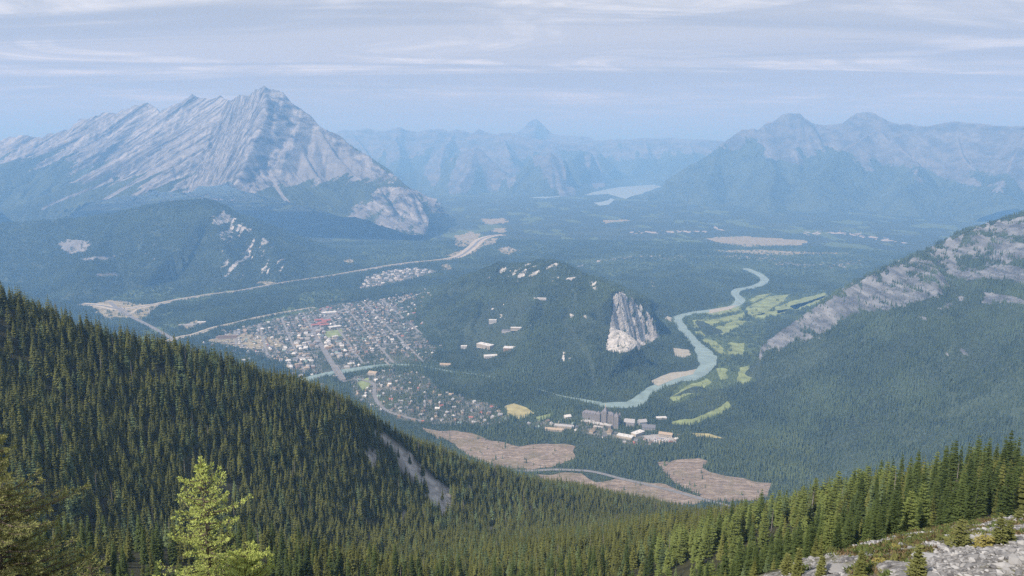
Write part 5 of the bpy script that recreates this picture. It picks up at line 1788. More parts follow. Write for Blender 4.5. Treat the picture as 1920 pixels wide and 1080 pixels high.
# the campus on the hill's lower slope
SB('pale theatre block with a flat white roof in the middle of the campus', 955, 657, -10, 48, 36, 14, 'white', 'timber', rows=2)
SB('long stepped pale building with white roofs on the campus', 910, 651, -38, 78, 32, 14, 'white', 'cream', rows=3)
SB('low white roofed wing in front of the long stepped building', 922, 669, 12, 66, 26, 7, 'white', 'white', rows=1)
SB('tall pale slab block at the upper left of the campus', 924, 629, 0, 36, 14, 16, 'white', 'white', rows=4)
SB('long grey residence block behind the theatre', 970, 634, -3, 60, 16, 10, 'white', 'cream', rows=2)
SB('row of low white buildings at the right end of the campus', 1012, 633, -2, 60, 14, 5, 'white', 'white', rows=1)
SB('dark roofed hall behind the theatre block', 950, 640, -15, 42, 22, 9, 'dark grey', 'grey', rows=1)
SB('small white block at the left end of the campus', 870, 653, 0, 28, 18, 9, 'white', 'white', rows=2)
SB('round tan timber building beside the river above the bridge', 700, 702, -20, 36, 26, 8, 'tan', 'cream', False, 6, rows=1)
SB('pink and cream house group on the river bank', 835, 686, -5, 44, 16, 7, 'tan', 'cream', False, 5, rows=1)
SB('white roofed school beside the playing field', 628, 615, 35, 60, 30, 9, 'white', 'cream', rows=1)
SB('large white roofed store at the top of the main street', 618, 588, 20, 74, 36, 9, 'white', 'white', rows=1)
SB('brown roofed hotel with a long front beside the railway', 427, 634, 8, 90, 18, 12, 'brown', 'timber', rows=3)
for i, (px_, py_) in enumerate([(598, 603), (604, 608), (612, 604), (592, 612), (608, 612)]):
    SB(['red roofed hotel block at the far end of the main street', 'red roofed wing beside the main street', 'red roofed block behind the playing field', 'red roofed wing nearest the railway', 'red roofed block facing the school'][i], px_, py_, 30, 44, 15, 9, 'red', 'cream', False, 6, rows=2)

# bridges
def bridge(label, pa, pb, width, piers, name='bridge'):
    A, B = G(*pa), G(*pb)
    d = B - A; ln = float(np.hypot(d[0], d[1])); rz = math.atan2(d[1], d[0])
    root = obj(name, None, label=label, cat='bridge', loc=tuple((A + B) / 2)); root.rotation_euler = (0, 0, rz)
    mb = MB(); box(mb, -ln / 2, ln / 2, -width / 2, width / 2, 4.2, 5.4); obj('deck', mb.mesh('deck', [M_ROAD]), parent=root)
    for s in (-1, 1):
        mb = MB(); box(mb, -ln / 2, ln / 2, s * (width / 2 - 0.35) - 0.3, s * (width / 2 - 0.35) + 0.3, 5.402, 6.6); obj('parapet', mb.mesh('parapet', [WALL['cream']]), parent=root)
    for k in range(piers):
        x_ = (-0.5 + (k + 1) / (piers + 1)) * ln
        mb = MB(); box(mb, x_ - 1.6, x_ + 1.6, -width / 2 + 0.5, width / 2 - 0.5, -1, 4.19); obj('pier', mb.mesh('pier', [WALL['stone']]), parent=root)
    for s in (-1, 1):
        mb = MB(); box(mb, s * (ln / 2 + 4) - 4.2, s * (ln / 2 + 4) + 3.8, -width / 2 - 0.4, width / 2 + 0.4, -1, 5.2); obj('abutment', mb.mesh('abutment', [WALL['stone']]), parent=root)
    KEEP_CLEAR.append(np.array([(A + (B - A) * t)[:2] + s * width * np.array((-math.sin(rz), math.cos(rz))) for t, s in ((-0.1, 1), (1.1, 1), (1.1, -1), (-0.1, -1))]))


bridge('pale road bridge carrying the main street over the river', (644, 712), (629, 688), 16, 4)
bridge('slim footbridge over the river upstream of the road bridge', (734, 690), (722, 679), 6, 3)
bridge('highway overpass beside the interchange left of town', (243, 592), (226, 578), 14, 2, 'overpass')

# car park with its cars
sheet('car_park', 'pale paved car park below the stone hotel', [(1205, 817), (1238, 814), (1262, 820), (1268, 829), (1240, 832), (1212, 828)], flat_mat('paving', (0.34, 0.33, 0.32), 0.12, 0.1), 0.6, 20, 2, 90)
def car_mesh(mat):
    mb = MB()
    prof = [(-2.2, 0.3), (2.2, 0.3), (2.25, 0.75), (1.3, 0.95), (0.6, 1.5), (-1.2, 1.5), (-1.9, 0.95), (-2.25, 0.85)]
    n = len(prof)
    V = [(x, s * (0.9 if z < 1.2 else 0.7), z) for s in (-1, 1) for x, z in prof]
    F = []
    for k in range(n):
        a, b = k, (k + 1) % n
        F += [(a, b, n + b), (a, n + b, n + a)]
    for k in range(1, n - 1): F += [(0, k + 1, k), (n, n + k, n + k + 1)]
    mb.add(V, F)
    for x in (-1.35, 1.35):
        for s in (-0.92, 0.92):
            cone_tube(mb, [(x, s - 0.1, 0.34), (x, s + 0.1, 0.34)], [0.34, 0.34], 6)
    return mb.mesh('car', [mat])
CARM = [car_mesh(paint('car_' + n_, c_, 0.35)) for n_, c_ in (('white', (0.75, 0.75, 0.75)), ('silver', (0.5, 0.51, 0.53)), ('black', (0.04, 0.04, 0.045)), ('red', (0.4, 0.05, 0.04)), ('blue', (0.06, 0.12, 0.3)))]
CARN = ['white', 'silver', 'black', 'red', 'blue']
rgc = random.Random(4)
pa, pb, pc_ = G(1212, 826), G(1258, 827), G(1216, 819)
for row in range(4):
    for k in range(13):
        if rgc.random() < 0.25: continue
        q = pa + (pb - pa) * ((k + 0.5) / 13) + (pc_ - pa) * (row / 3.6)
        ci_ = pick(rgc, [(0, 5), (1, 4), (2, 3), (3, 1), (4, 1)])
        c = obj('parked_car', CARM[ci_], label=CARN[ci_] + ' car parked in the car park below the stone hotel', cat='car', group=CARN[ci_] + ' cars in the car park', loc=(q[0], q[1], 0.62))
        c.rotation_euler = (0, 0, math.radians(65) + rgc.uniform(-.05, .05))

# ---- the town itself
rgt = random.Random(12)
A_ = G(620, 678)[:2]; B_ = G(588, 622)[:2]
UA = (B_ - A_) / np.linalg.norm(B_ - A_); UB = np.array((UA[1], -UA[0]))
sites = []
TW = np.array([G(a, b)[:2] for a, b in TOWN_POLYS[0]]); SW = [np.array([G(a, b)[:2] for a, b in p]) for p in TOWN_POLYS[1:]]
def street(p0, p1, w):
    t = np.linspace(0, 1, 400); q = p0 + (p1 - p0) * t[:, None]
    m = inpoly(q[:, 0], q[:, 1], TW) & near_line(q[:, 0], q[:, 1])
    k = 0
    while k < 400:
        if m[k]:
            e = k
            while e < 399 and m[e + 1]: e += 1
            if e - k > 14:
                strip('street', 'straight residential street in the town grid', [tuple(q[k]), tuple(q[(k + e) // 2]), tuple(q[e])], w, M_STREET, 0.9, 3.0, px_pts=False, sub=3)
            k = e + 1
        k += 1


M_STREET = flat_mat('town_street', (0.22, 0.22, 0.215), 0.15, 0.05)
for blk in range(-16, 24, 2):
    c0 = A_ + UB * blk * 62.0
    street(c0 - UA * 2200, c0 + UA * 2400, 8 if blk % 2 else 11)
for i in range(-81, 109, 18):
    c0 = A_ + UA * i * 22.0
    street(c0 - UB * 1800, c0 + UB * 3300, 9)
for i in range(-90, 110):
    for j in range(-60, 110):
        u = i * 22.0 + rgt.uniform(-7, 7)
        blk = j // 2
        v_ = blk * 62.0 + (17.0 if j % 2 else -17.0) + rgt.uniform(-8, 8)
        p = A_ + UA * u + UB * v_
        if i % 9 == 0: continue
        if rgt.random() < 0.30: continue
        if float(fbm(np.array([p[0] / 130]), np.array([p[1] / 130]), 3, 761)[0]) < -0.30: continue
        sites.append((p[0], p[1], math.atan2(UA[1], UA[0]), 'town'))
for w in SW:
    for _ in range(800):
        c = w.min(0) + np.array((rgt.random(), rgt.random())) * (w.max(0) - w.min(0))
        sites.append((c[0], c[1], rgt.random() * 3.1, 'south'))
CORE = np.array([G(a, b)[:2] for a, b in [(535, 690), (555, 650), (560, 620), (600, 608), (640, 640), (665, 670), (660, 692), (610, 700)]])
sx_ = np.array([s_[0] for s_ in sites]); sy_ = np.array([s_[1] for s_ in sites])
_jx = sx_ + RNG.normal(0, 45, len(sx_)); _jy = sy_ + RNG.normal(0, 70, len(sx_))
okt = inpoly(_jx, _jy, TW); oks = np.zeros(len(sx_), bool)
for w in SW: oks |= inpoly(sx_, sy_, w)
okk = clear_of(sx_, sy_) & near_line(sx_, sy_)
for bx, by, br in BIG_SITES:
    okk &= np.hypot(sx_ - bx, sy_ - by) > br
core = inpoly(sx_, sy_, CORE)
chosen = []
grid_seen = {}
for k, s_ in enumerate(sites):
    if not okk[k] or not ((okt[k] and s_[3] == 'town') or (oks[k] and s_[3] == 'south')): continue
    key = (int(s_[0] // 15), int(s_[1] // 15))
    if s_[3] == 'south':
        if any((key[0] + a, key[1] + b) in grid_seen for a in (-1, 0, 1) for b in (-1, 0, 1)): continue
    grid_seen[key] = 1
    chosen.append(k)
recs = []
for k in chosen:
    X_, Y_, rz, zone = sites[k]
    if core[k]:
        tag, i = 'shop', rgt.randrange(5)
        roof = pick(rgt, [('pale grey', 5), ('white', 5), ('tan', 2), ('brown', 1), ('dark grey', 2), ('green', 1)]); wall = pick(rgt, [('cream', 3), ('white', 2), ('stone', 1), ('timber', 1)])
        sc = (0.8, 1.05, 1)
    else:
        tag, i = 'house', rgt.randrange(4)
        roof = pick(rgt, [('pale grey', 6), ('dark grey', 5), ('brown', 4), ('white', 2), ('tan', 2), ('green', 1), ('red', 0.35)]); wall = pick(rgt, [('cream', 3), ('white', 3), ('timber', 2), ('grey', 1)])
        q_ = rgt.uniform(0.7, 1.1); sc = (q_, q_, q_)
    rzz = rz + rgt.choice([0, math.pi / 2]) + rgt.uniform(-.25, .25)
    recs.append((math.hypot(X_, Y_) / (sc[0] * (1.6 if tag == 'shop' else 1)), tag, i, (X_, Y_, float(land_z(np.array([X_]), np.array([Y_]))[0])), rzz, sc, roof, wall, zone))
recs.sort(key=lambda r_: r_[0])
hs = [r_ for r_ in recs if r_[1] == 'house']; sh_ = [r_ for r_ in recs if r_[1] == 'shop']
rest_h = hs[280:] + sh_[220:]
WN = {'cream': 'cream', 'white': 'white walled', 'timber': 'timber', 'grey': 'grey walled', 'stone': 'stone'}
for _, tag, i, loc, rz, sc, roof, wall, zone in hs[:280] + sh_[:220]:
    if tag == 'house':
        lab = WN[wall] + ' house with a ' + roof + ' roof ' + ('among the trees south of the river' if zone == 'south' else 'in the town grid north of the river')
    else:
        lab = WN[wall] + ' ' + ('flat' if i < 3 else 'hip') + ' roofed shop building with a ' + roof + ' top along the main street'
    put_building(tag, i, loc, rz, sc, roof, wall, lab, lab.replace(' house ', ' houses ').replace(' building ', ' buildings '))
# what is left of the town: too many and too small to pick apart
def bulk(name, label, recs_, mat_of):
    V, F, MI, n = [], [], [], 0
    mats = list(WALL.values()) + list(ROOF.values()); mi = {m.name: q for q, m in enumerate(mats)}
    for _, tag, i, loc, rz, sc, roof, wall, zone in recs_:
        for which, mt in ((0, WALL[wall]), (1, ROOF[roof])):
            v, f = (HK if tag == 'house' else SK)[i][which].arrays()
            c, s = math.cos(rz), math.sin(rz)
            v = v * sc
            V.append(np.column_stack([v[:, 0] * c - v[:, 1] * s + loc[0], v[:, 0] * s + v[:, 1] * c + loc[1], v[:, 2] + loc[2]]))
            F.append(f + n); MI.append(np.full(len(f), mi[mt.name])); n += len(v)
    if not V: return
    me = mesh_np(name, np.concatenate(V), np.concatenate(F), mats, np.concatenate(MI), smooth=False)
    obj(name, me, kind='stuff', label=label)
if rest_h: bulk('town_roofs', 'countless small roofs of the town spreading up the valley', rest_h, None)
# warehouses beyond the town
ind = []
IW = np.array([G(a, b)[:2] for a, b in INDUSTRY])
for i in range(-20, 20):
    for j in range(-12, 12):
        c = IW.mean(0) + UA * i * 46 + UB * j * 40 + np.array((rgt.uniform(-14, 14), rgt.uniform(-14, 14)))
        if inpoly(np.array([c[0]]), np.array([c[1]]), IW)[0] and rgt.random() < 0.6:
            ind.append(c)
for k, c in enumerate(ind):
    roof = pick(rgt, [('white', 3), ('pale grey', 3), ('tan', 2), ('brown', 1)])
    lab = 'warehouse with a ' + roof + ' roof in the industrial yard beyond the town'
    o = put_building('shop', rgt.randrange(3), (c[0], c[1], 0.0), math.atan2(UA[1], UA[0]) + rgt.uniform(-.25, .25), (rgt.uniform(0.6, 1.2), rgt.uniform(0.7, 1.3), 0.9), roof, 'white', lab, roof + ' roofed warehouses beyond the town')
    o.name = 'warehouse'; o['category'] = 'warehouse'
print('town', len(hs), len(sh_), len(ind), round(time.time() - T0, 1))
# no forest tree may stand in the large buildings
for bx, by, br in BIG_SITES:
    a = np.linspace(0, 2 * math.pi, 10, endpoint=False)
    KEEP_CLEAR.append(np.column_stack([bx + 27 * np.cos(a), by + 27 * np.sin(a)]))
hb = G(1126, 795)
VAL_LOW = [low_conifer(500 + i, 17, 2.6 + 0.3 * (i % 3), 4, 6).mesh('valley_tree', [M_VALLEY], False) for i in range(5)]
def broadleaf(seed):
    rg = random.Random(seed); mb = MB()
    for i in range(26):
        a = rg.random() * 6.28; q = 3.2 * math.sqrt(rg.random()); zz = 3 + 8 * rg.random()
        c = np.array((q * math.cos(a), q * math.sin(a), zz)); s = 1.3
        V = c + np.array([[rg.uniform(-s, s) for _ in range(3)] for _ in range(4)])
        mb.add(V, [(0, 1, 2), (0, 2, 3), (0, 3, 1), (1, 3, 2)])
    return mb
VAL_LOW += [low_conifer(520 + i, 17, 2.7 + 0.3 * (i % 2), 4, 6).mesh('valley_tree', [M_PINE], False) for i in range(3)]
VAL_LOW.append(broadleaf(9).mesh('valley_tree', [M_ASPEN]))
C_VAL = proto_collection('valley_trees', VAL_LOW)


def clump(seed, n=5, rad=8.5):
    rg = random.Random(seed); mb = MB()
    for i in range(n):
        a = 2 * math.pi * (i + rg.random() * 0.7) / n; q = rad * math.sqrt(rg.uniform(0.05, 1))
        v, f = low_conifer(seed * 10 + i, rg.uniform(12, 19), 2.9, 3, 5).arrays()
        mb.add(v + (q * math.cos(a), q * math.sin(a), 0), f)
    return mb


CLUMPS = [clump(600 + i).mesh('tree_clump', [M_VALLEY]) for i in range(6)]
C_CLUMP = proto_collection('valley_clumps', CLUMPS)
x, y, z, tn = plant(1250, 3350, 6.6, 37)
pine = (z < 3) & (fbm(x / 240, y / 240, 3, 733) + (2500 - np.hypot(x, y)) / 1200 > 0.0)
k = np.where(pine & (RNG.random(len(x)) < 0.8), RNG.integers(5, 8, len(x)), RNG.integers(0, 5, len(x))); k = np.where(tn & (RNG.random(len(x)) < 0.22), 8, k); k = np.where(RNG.random(len(x)) < 0.012, 8, k)
_st = fbm(x / 130, y / 130, 4, 711)
grow = 0.98 + 0.22 * _st + np.where(_st > 0.12, 0.16, np.where(_st < -0.25, -0.22, 0))
rk_ = rocky(x, y, z)
s = np.where(tn, 0.80, 1.0) * np.where(rk_, 0.55, 1.0) * RNG.uniform(0.62, 1.15, len(x)) * grow
w = s * RNG.uniform(0.85, 1.25, len(x))
scatter('valley_forest', 'dark conifer forest covering the near valley floor', np.stack([x, y, z - 0.5], -1), RNG.uniform(0, 6.28, len(x)), np.stack([w, w, s], -1), C_VAL, 9, k)
x, y, z, tn = plant(3350, 7600, 13.5, 36)
s = np.where(tn, 0.6, 1.0) * RNG.uniform(0.7, 1.15, len(x)) * (1.0 + 0.25 * fbm(x / 220, y / 220, 3, 712))
w = np.where(tn, 0.6, 1.0) * RNG.uniform(0.85, 1.2, len(x))
scatter('distant_forest', 'blue green conifer forest spreading over the far valley floor', np.stack([x, y, z - 1.0], -1), RNG.uniform(0, 6.28, len(x)), np.stack([w, w, s], -1), C_CLUMP, 6)

# ------------------------------------------------------------------ clearings: snags and felled logs
def snag_mesh(seed):
    rg = random.Random(seed); mb = MB(); H = 13
    cone_tube(mb, [(0, 0, -0.5), (rg.uniform(-.2, .2), rg.uniform(-.2, .2), H * 0.5), (rg.uniform(-.4, .4), 0, H)], [0.35, 0.25, 0.05], 5)
    tk = mb
    br = MB()
    for k in range(9):
        z = rg.uniform(3, H * 0.95); a = rg.random() * 6.28; q = rg.uniform(0.6, 1.7)
        cone_tube(br, [(0, 0, z), (q * math.cos(a), q * math.sin(a), z - 0.3 * q)], [0.09, 0.03], 4)
    return tk.mesh('trunk', [M_DEADWOOD]), br.mesh('branches', [M_DEADWOOD])


SNAGS = [snag_mesh(i) for i in range(3)]
CUTW = [np.array([G(a, b)[:2] for a, b in c]) for c in CUTS]
rgs = random.Random(31)
names = ['large brown clearing', 'clearing edged by straight dark forest', 'narrow clearing along the valley road']
cnt = 0
for ci_, w in enumerate(CUTW):
    for _ in range((70, 50, 24)[ci_]):
        c = w.min(0) + np.array((rgs.random(), rgs.random())) * (w.max(0) - w.min(0))
        if not inpoly(np.array([c[0]]), np.array([c[1]]), w)[0]: continue
        if not near_line(np.array([c[0]]), np.array([c[1]]))[0]: continue
        i = rgs.randrange(3)
        root = obj('dead_tree', SNAGS[i][0], label='bare grey standing dead trunk in the ' + names[ci_], cat='dead tree', group='snags in the ' + names[ci_], loc=(c[0], c[1], float(land_z(np.array([c[0]]), np.array([c[1]]))[0])))
        k = rgs.uniform(0.5, 1.2); root.scale = (k * 1.5, k * 1.5, k); root.rotation_euler = (0, 0, rgs.random() * 6)
        b = bpy.data.objects.new('branch', SNAGS[i][1]); COL.objects.link(b); b.parent = root
        cnt += 1
mb = MB()
for w in CUTW:
    area = np.prod(w.max(0) - w.min(0))
    for _ in range(int(area / 160)):
        c = w.min(0) + np.array((rgs.random(), rgs.random())) * (w.max(0) - w.min(0))
        if not inpoly(np.array([c[0]]), np.array([c[1]]), w)[0]: continue
        ln = rgs.uniform(2, 9); a = rgs.gauss(0.2, 0.7); d = np.array((math.cos(a), math.sin(a))) * ln / 2
        r_ = rgs.uniform(0.2, 0.45)
        cone_tube(mb, [(c[0] - d[0], c[1] - d[1], 0.7), (c[0] + d[0], c[1] + d[1], 0.7 + rgs.uniform(0, 0.5))], [r_, r_ * 0.6], 4)
v, f = mb.arrays()
obj('felled_wood', mesh_np('felled_wood', v, f, [flat_mat('felled_wood', (0.30, 0.25, 0.20), 0.4, 0.05)], smooth=False), kind='stuff', label='felled logs and branches strewn over the brown clearings')

# ------------------------------------------------------------------ the stony summit slope
def stone_mesh(seed, sq=0.6, big_=False):
    import bmesh
    rg = random.Random(seed)
    bm = bmesh.new()
    bmesh.ops.create_icosphere(bm, subdivisions=2 if big_ else 1, radius=0.5)
    for v in bm.verts:
        v.co *= rg.uniform(0.86, 1.12) if big_ else rg.uniform(0.72, 1.25)
    for _ in range(4):
        n = Vector((rg.gauss(0, 1), rg.gauss(0, 1), rg.gauss(0, 1))).normalized()
        off = rg.uniform(0.22, 0.36)
        for v in bm.verts:
            d = v.co.dot(n)
            if d > off: v.co -= n * (d - off)
    for v in bm.verts: v.co.z *= sq; v.co.x *= rg.uniform(1.0, 1.05)
    me = bpy.data.meshes.new('rock'); bm.to_mesh(me); bm.free()
    me.materials.append(M_STONE)
    return me


def stone_mat():
    m, t, b = new_mat('limestone_rubble')
    oi = N(t, 'ShaderNodeObjectInfo'); pos = N(t, 'ShaderNodeNewGeometry').outputs['Position']
    n = noise(t, pos, 5.0, 4, 0.65)
    c = mixc(t, oi.outputs['Random'], (0.07, 0.07, 0.075), (0.40, 0.395, 0.39))
    c = mixc(t, mrange(t, n.outputs[0], 0.4, 0.7, 0, 0.6), c, (0.26, 0.25, 0.24))
    t.links.new(c, b.inputs['Base Color'])
    bp = N(t, 'ShaderNodeBump'); bp.inputs['Distance'].default_value = 0.05; t.links.new(n.outputs[0], bp.inputs['Height']); L(t, bp, 0, b, 'Normal')
    return m


M_STONE = stone_mat()
STONES = [stone_mesh(700 + i, 0.55 + 0.1 * (i % 3)) for i in range(7)]
C_STONE = proto_collection('stones', STONES)
x, y = jitter_grid(6, 110, 14, 118, 0.30)
ok = inpoly(x, y, RIM_W); x, y = x[ok], y[ok]
z = near_z(x, y) + 0.35 * fbm(x / 2.2, y / 2.2, 4, 931)
px, py = project(x, y, z)
ok = (px > 1300) & (px < 2000) & (py < 1110) & (py > 940)
x, y, z, px, py = x[ok], y[ok], z[ok], px[ok], py[ok]
loose = (px > 1745) & (py > 1030) | (px > 1880) & (py > 1000)
loose |= fbm(x / 3.5, y / 3.5, 3, 951) > 0.12
sz = np.where(loose, RNG.lognormal(-1.45, 0.45, len(x)), RNG.lognormal(-2.1, 0.5, len(x)))
ok = RNG.random(len(x)) < np.where(loose, 1.0, 0.32)
x, y, z, sz, px, py = x[ok], y[ok], z[ok], sz[ok], px[ok], py[ok]
o_ = np.argsort(-sz / np.hypot(x, y) * ((px > 1380) & (px < 1915) & (py < 1075)))
ind_, rest_ = o_[:270], o_[270:]
s3 = np.stack([sz[rest_] * RNG.uniform(0.8, 1.4, len(rest_)), sz[rest_], sz[rest_] * RNG.uniform(0.7, 1.2, len(rest_))], -1)
scatter('scree', 'loose grey limestone scree covering the summit slope', np.stack([x[rest_], y[rest_], z[rest_] + 0.02], -1), RNG.uniform(0, 6.28, len(rest_)), s3, C_STONE, 7)
for q, i in enumerate(ind_):
    zone = 'in the loose scree at the corner of the slope' if (px[i] > 1745 and py[i] > 1025) else 'on the stony slope below the small firs'
    r_ = obj('rock', STONES[q % 7], label='grey angular limestone rock ' + zone, cat='rock', group='rocks ' + zone, loc=(x[i], y[i], z[i] + 0.03))
    r_.scale = (sz[i] * RNG.uniform(0.9, 1.4), sz[i], sz[i] * RNG.uniform(0.8, 1.1)); r_.rotation_euler = (RNG.uniform(-.3, .3), RNG.uniform(-.3, .3), RNG.uniform(0, 6.28))
# heath and grass tufts between the stones
def tuft_mesh(seed, mat):
    rg = random.Random(seed); mb = MB()
    for _ in range(26):
        a = rg.random() * 6.28; q = rg.uniform(0, 0.5); ln = rg.uniform(0.2, 0.55)
        b_ = np.array((q * math.cos(a), q * math.sin(a), -0.03)); t_ = b_ + (rg.uniform(-.25, .25), rg.uniform(-.25, .25), ln)
        sd = np.array((-math.sin(a), math.cos(a), 0)) * 0.09
        mb.add([b_ - sd, b_ + sd, t_], [(0, 1, 2)])
    return mb.mesh('heath_tuft', [mat])


HEATH = [tuft_mesh(1, flat_mat('brown_heath', (0.13, 0.095, 0.05), 0.4, 2.0)), tuft_mesh(2, flat_mat('olive_heath', (0.12, 0.12, 0.04), 0.4, 2.0)), tuft_mesh(3, flat_mat('green_heath', (0.09, 0.12, 0.035), 0.4, 2.0))]
C_HEATH = proto_collection('heath', HEATH)
x, y = jitter_grid(6, 110, 22, 118, 0.33)
ok = inpoly(x, y, RIM_W); x, y = x[ok], y[ok]
z = near_z(x, y) + 0.35 * fbm(x / 2.2, y / 2.2, 4, 931)
px, py = project(x, y, z)
mat_ = fbm(x / 4.0, y / 4.0, 4, 961) + 0.25 * (py < 1040) + 0.1 * ((px > 1600) & (px < 1740)) - 0.5 * ((px > 1750) & (py > 1035))
ok = (px > 1330) & (px < 2000) & (py < 1110) & (mat_ > 0.36)
x, y, z = x[ok], y[ok], z[ok]
s_ = RNG.uniform(0.35, 0.9, len(x))
scatter('heath', 'brown and olive heath mats between the stones', np.stack([x, y, z + 0.03], -1), RNG.uniform(0, 6.28, len(x)), np.stack([s_, s_, s_ * 0.6], -1), C_HEATH, 3)
# large pale slabs
for (bx, by, w_, h_, lab) in ((1572, 1072, 1.7, 0.45, 'large pale cracked limestone boulder sunk in the slope'), (1590, 1056, 1.2, 0.4, 'pale flat slab just above the large cracked boulder'), (1738, 1050, 2.2, 0.6, 'long pale slab at the left edge of the loose scree'), (1612, 1028, 1.6, 0.5, 'low grey outcrop slab at the rim of the stony slope'), (1845, 978, 3.2, 1.0, 'rounded grey outcrop at the top rim of the stony slope')):
    p, d = hit_near(bx, by, 140)
    me = stone_mesh(int(bx), 0.5, True)
    r_ = obj('boulder', me, label=lab, cat='boulder', loc=tuple(p)); r_.scale = (w_, w_ * 0.8, h_ * 1.6); r_.rotation_euler = (0.1, -0.12, bx)

# ------------------------------------------------------------------ small firs and shrubs on the stony slope
M_FIR = leaf_mat('fir_needles', (0.085, 0.095, 0.028), (0.13, 0.135, 0.045))
M_FIRY = leaf_mat('yellowing_needles', (0.17, 0.15, 0.045), (0.23, 0.20, 0.06))
for k, (bx, by, hpx, wr, mt, lab) in enumerate([
    (1800, 1024, 56, 0.52, M_FIR, 'broad bushy young fir in the middle of the stony slope'),
    (1872, 1024, 66, 0.28, M_FIR, 'tall thin young fir right of the broad bushy one'), (1890, 1020, 48, 0.30, M_FIR, 'short thin fir close behind the tall thin one'),
    (1845, 1027, 30, 0.7, M_FIRY, 'low yellowish shrub between the bushy fir and the thin firs'),
    (1718, 1084, 68, 0.30, M_FIR, 'young fir at the left edge of the loose scree'), (1612, 1088, 54, 0.2, M_FIR, 'slender young fir right of the large cracked boulder'),
    (1495, 1088, 60, 0.2, M_FIR, 'slender dark young fir left of the large cracked boulder'), (1475, 1072, 38, 0.34, M_FIR, 'small bushy fir beside the slender dark one'),
    (1539, 1086, 44, 0.22, M_FIR, 'small bright fir just left of the cracked boulder'), (1338, 1098, 56, 0.4, M_FIRY, 'yellow tinged young fir at the lower rim of the slope'),
    (1382, 1068, 24, 0.4, M_FIR, 'small conical fir at the foot of the wooded spur'), (1680, 1036, 16, 0.9, M_FIRY, 'bright yellow green shrub on the rocks'),
    (1766, 1020, 18, 1.1, M_FIR, 'low spreading juniper left of the broad bushy fir'), (1650, 1060, 14, 1.2, M_FIRY, 'low yellow heath clump among the stones'),
    (1912, 972, 20, 0.6, M_FIR, 'small shrub at the top rim by the frame edge'), (1690, 1004, 14, 0.9, M_FIR, 'low shrub on the rim under the tall trees'), (1560, 1038, 14, 0.9, M_FIR, 'low shrub where the rim meets the trees'),
    (1440, 1062, 14, 0.9, M_FIRY, 'low tawny shrub at the left end of the stony rim')]):
    if by < 1079:
        p, d = hit_near(bx, by, 150)
    else:
        p, d = hit_near(bx, 1079, 150)
        dx, dy, dz = ray(bx, by); d = d * 0.985; p = np.array([dx * d, dy * d, float(near_z(dx * d, dy * d))])
    depth = p[1] * CP - (p[2] - CAM_Z) * SP
    top = hpx * depth / F_PX * 1.04
    low_b = wr > 0.55
    cr, tr = bough_tree(800 + k, top, top * wr, 12 if not low_b else 6, 9, 6, base=0.03, power=0.7 if not low_b else 0.35, droop=0.12, up=0.15, leaf=0.13 if top > 0.8 else 0.09, airy=0.05, trunk_r=0.05)
    root = obj('young_fir' if not low_b else 'shrub', None, label=lab, cat='small tree' if not low_b else 'shrub', loc=tuple(p - (0, 0, 0.05)))
    obj('crown', cr.mesh('crown', [mt]), parent=root); obj('trunk', tr.mesh('trunk', [M_BARK]), parent=root)

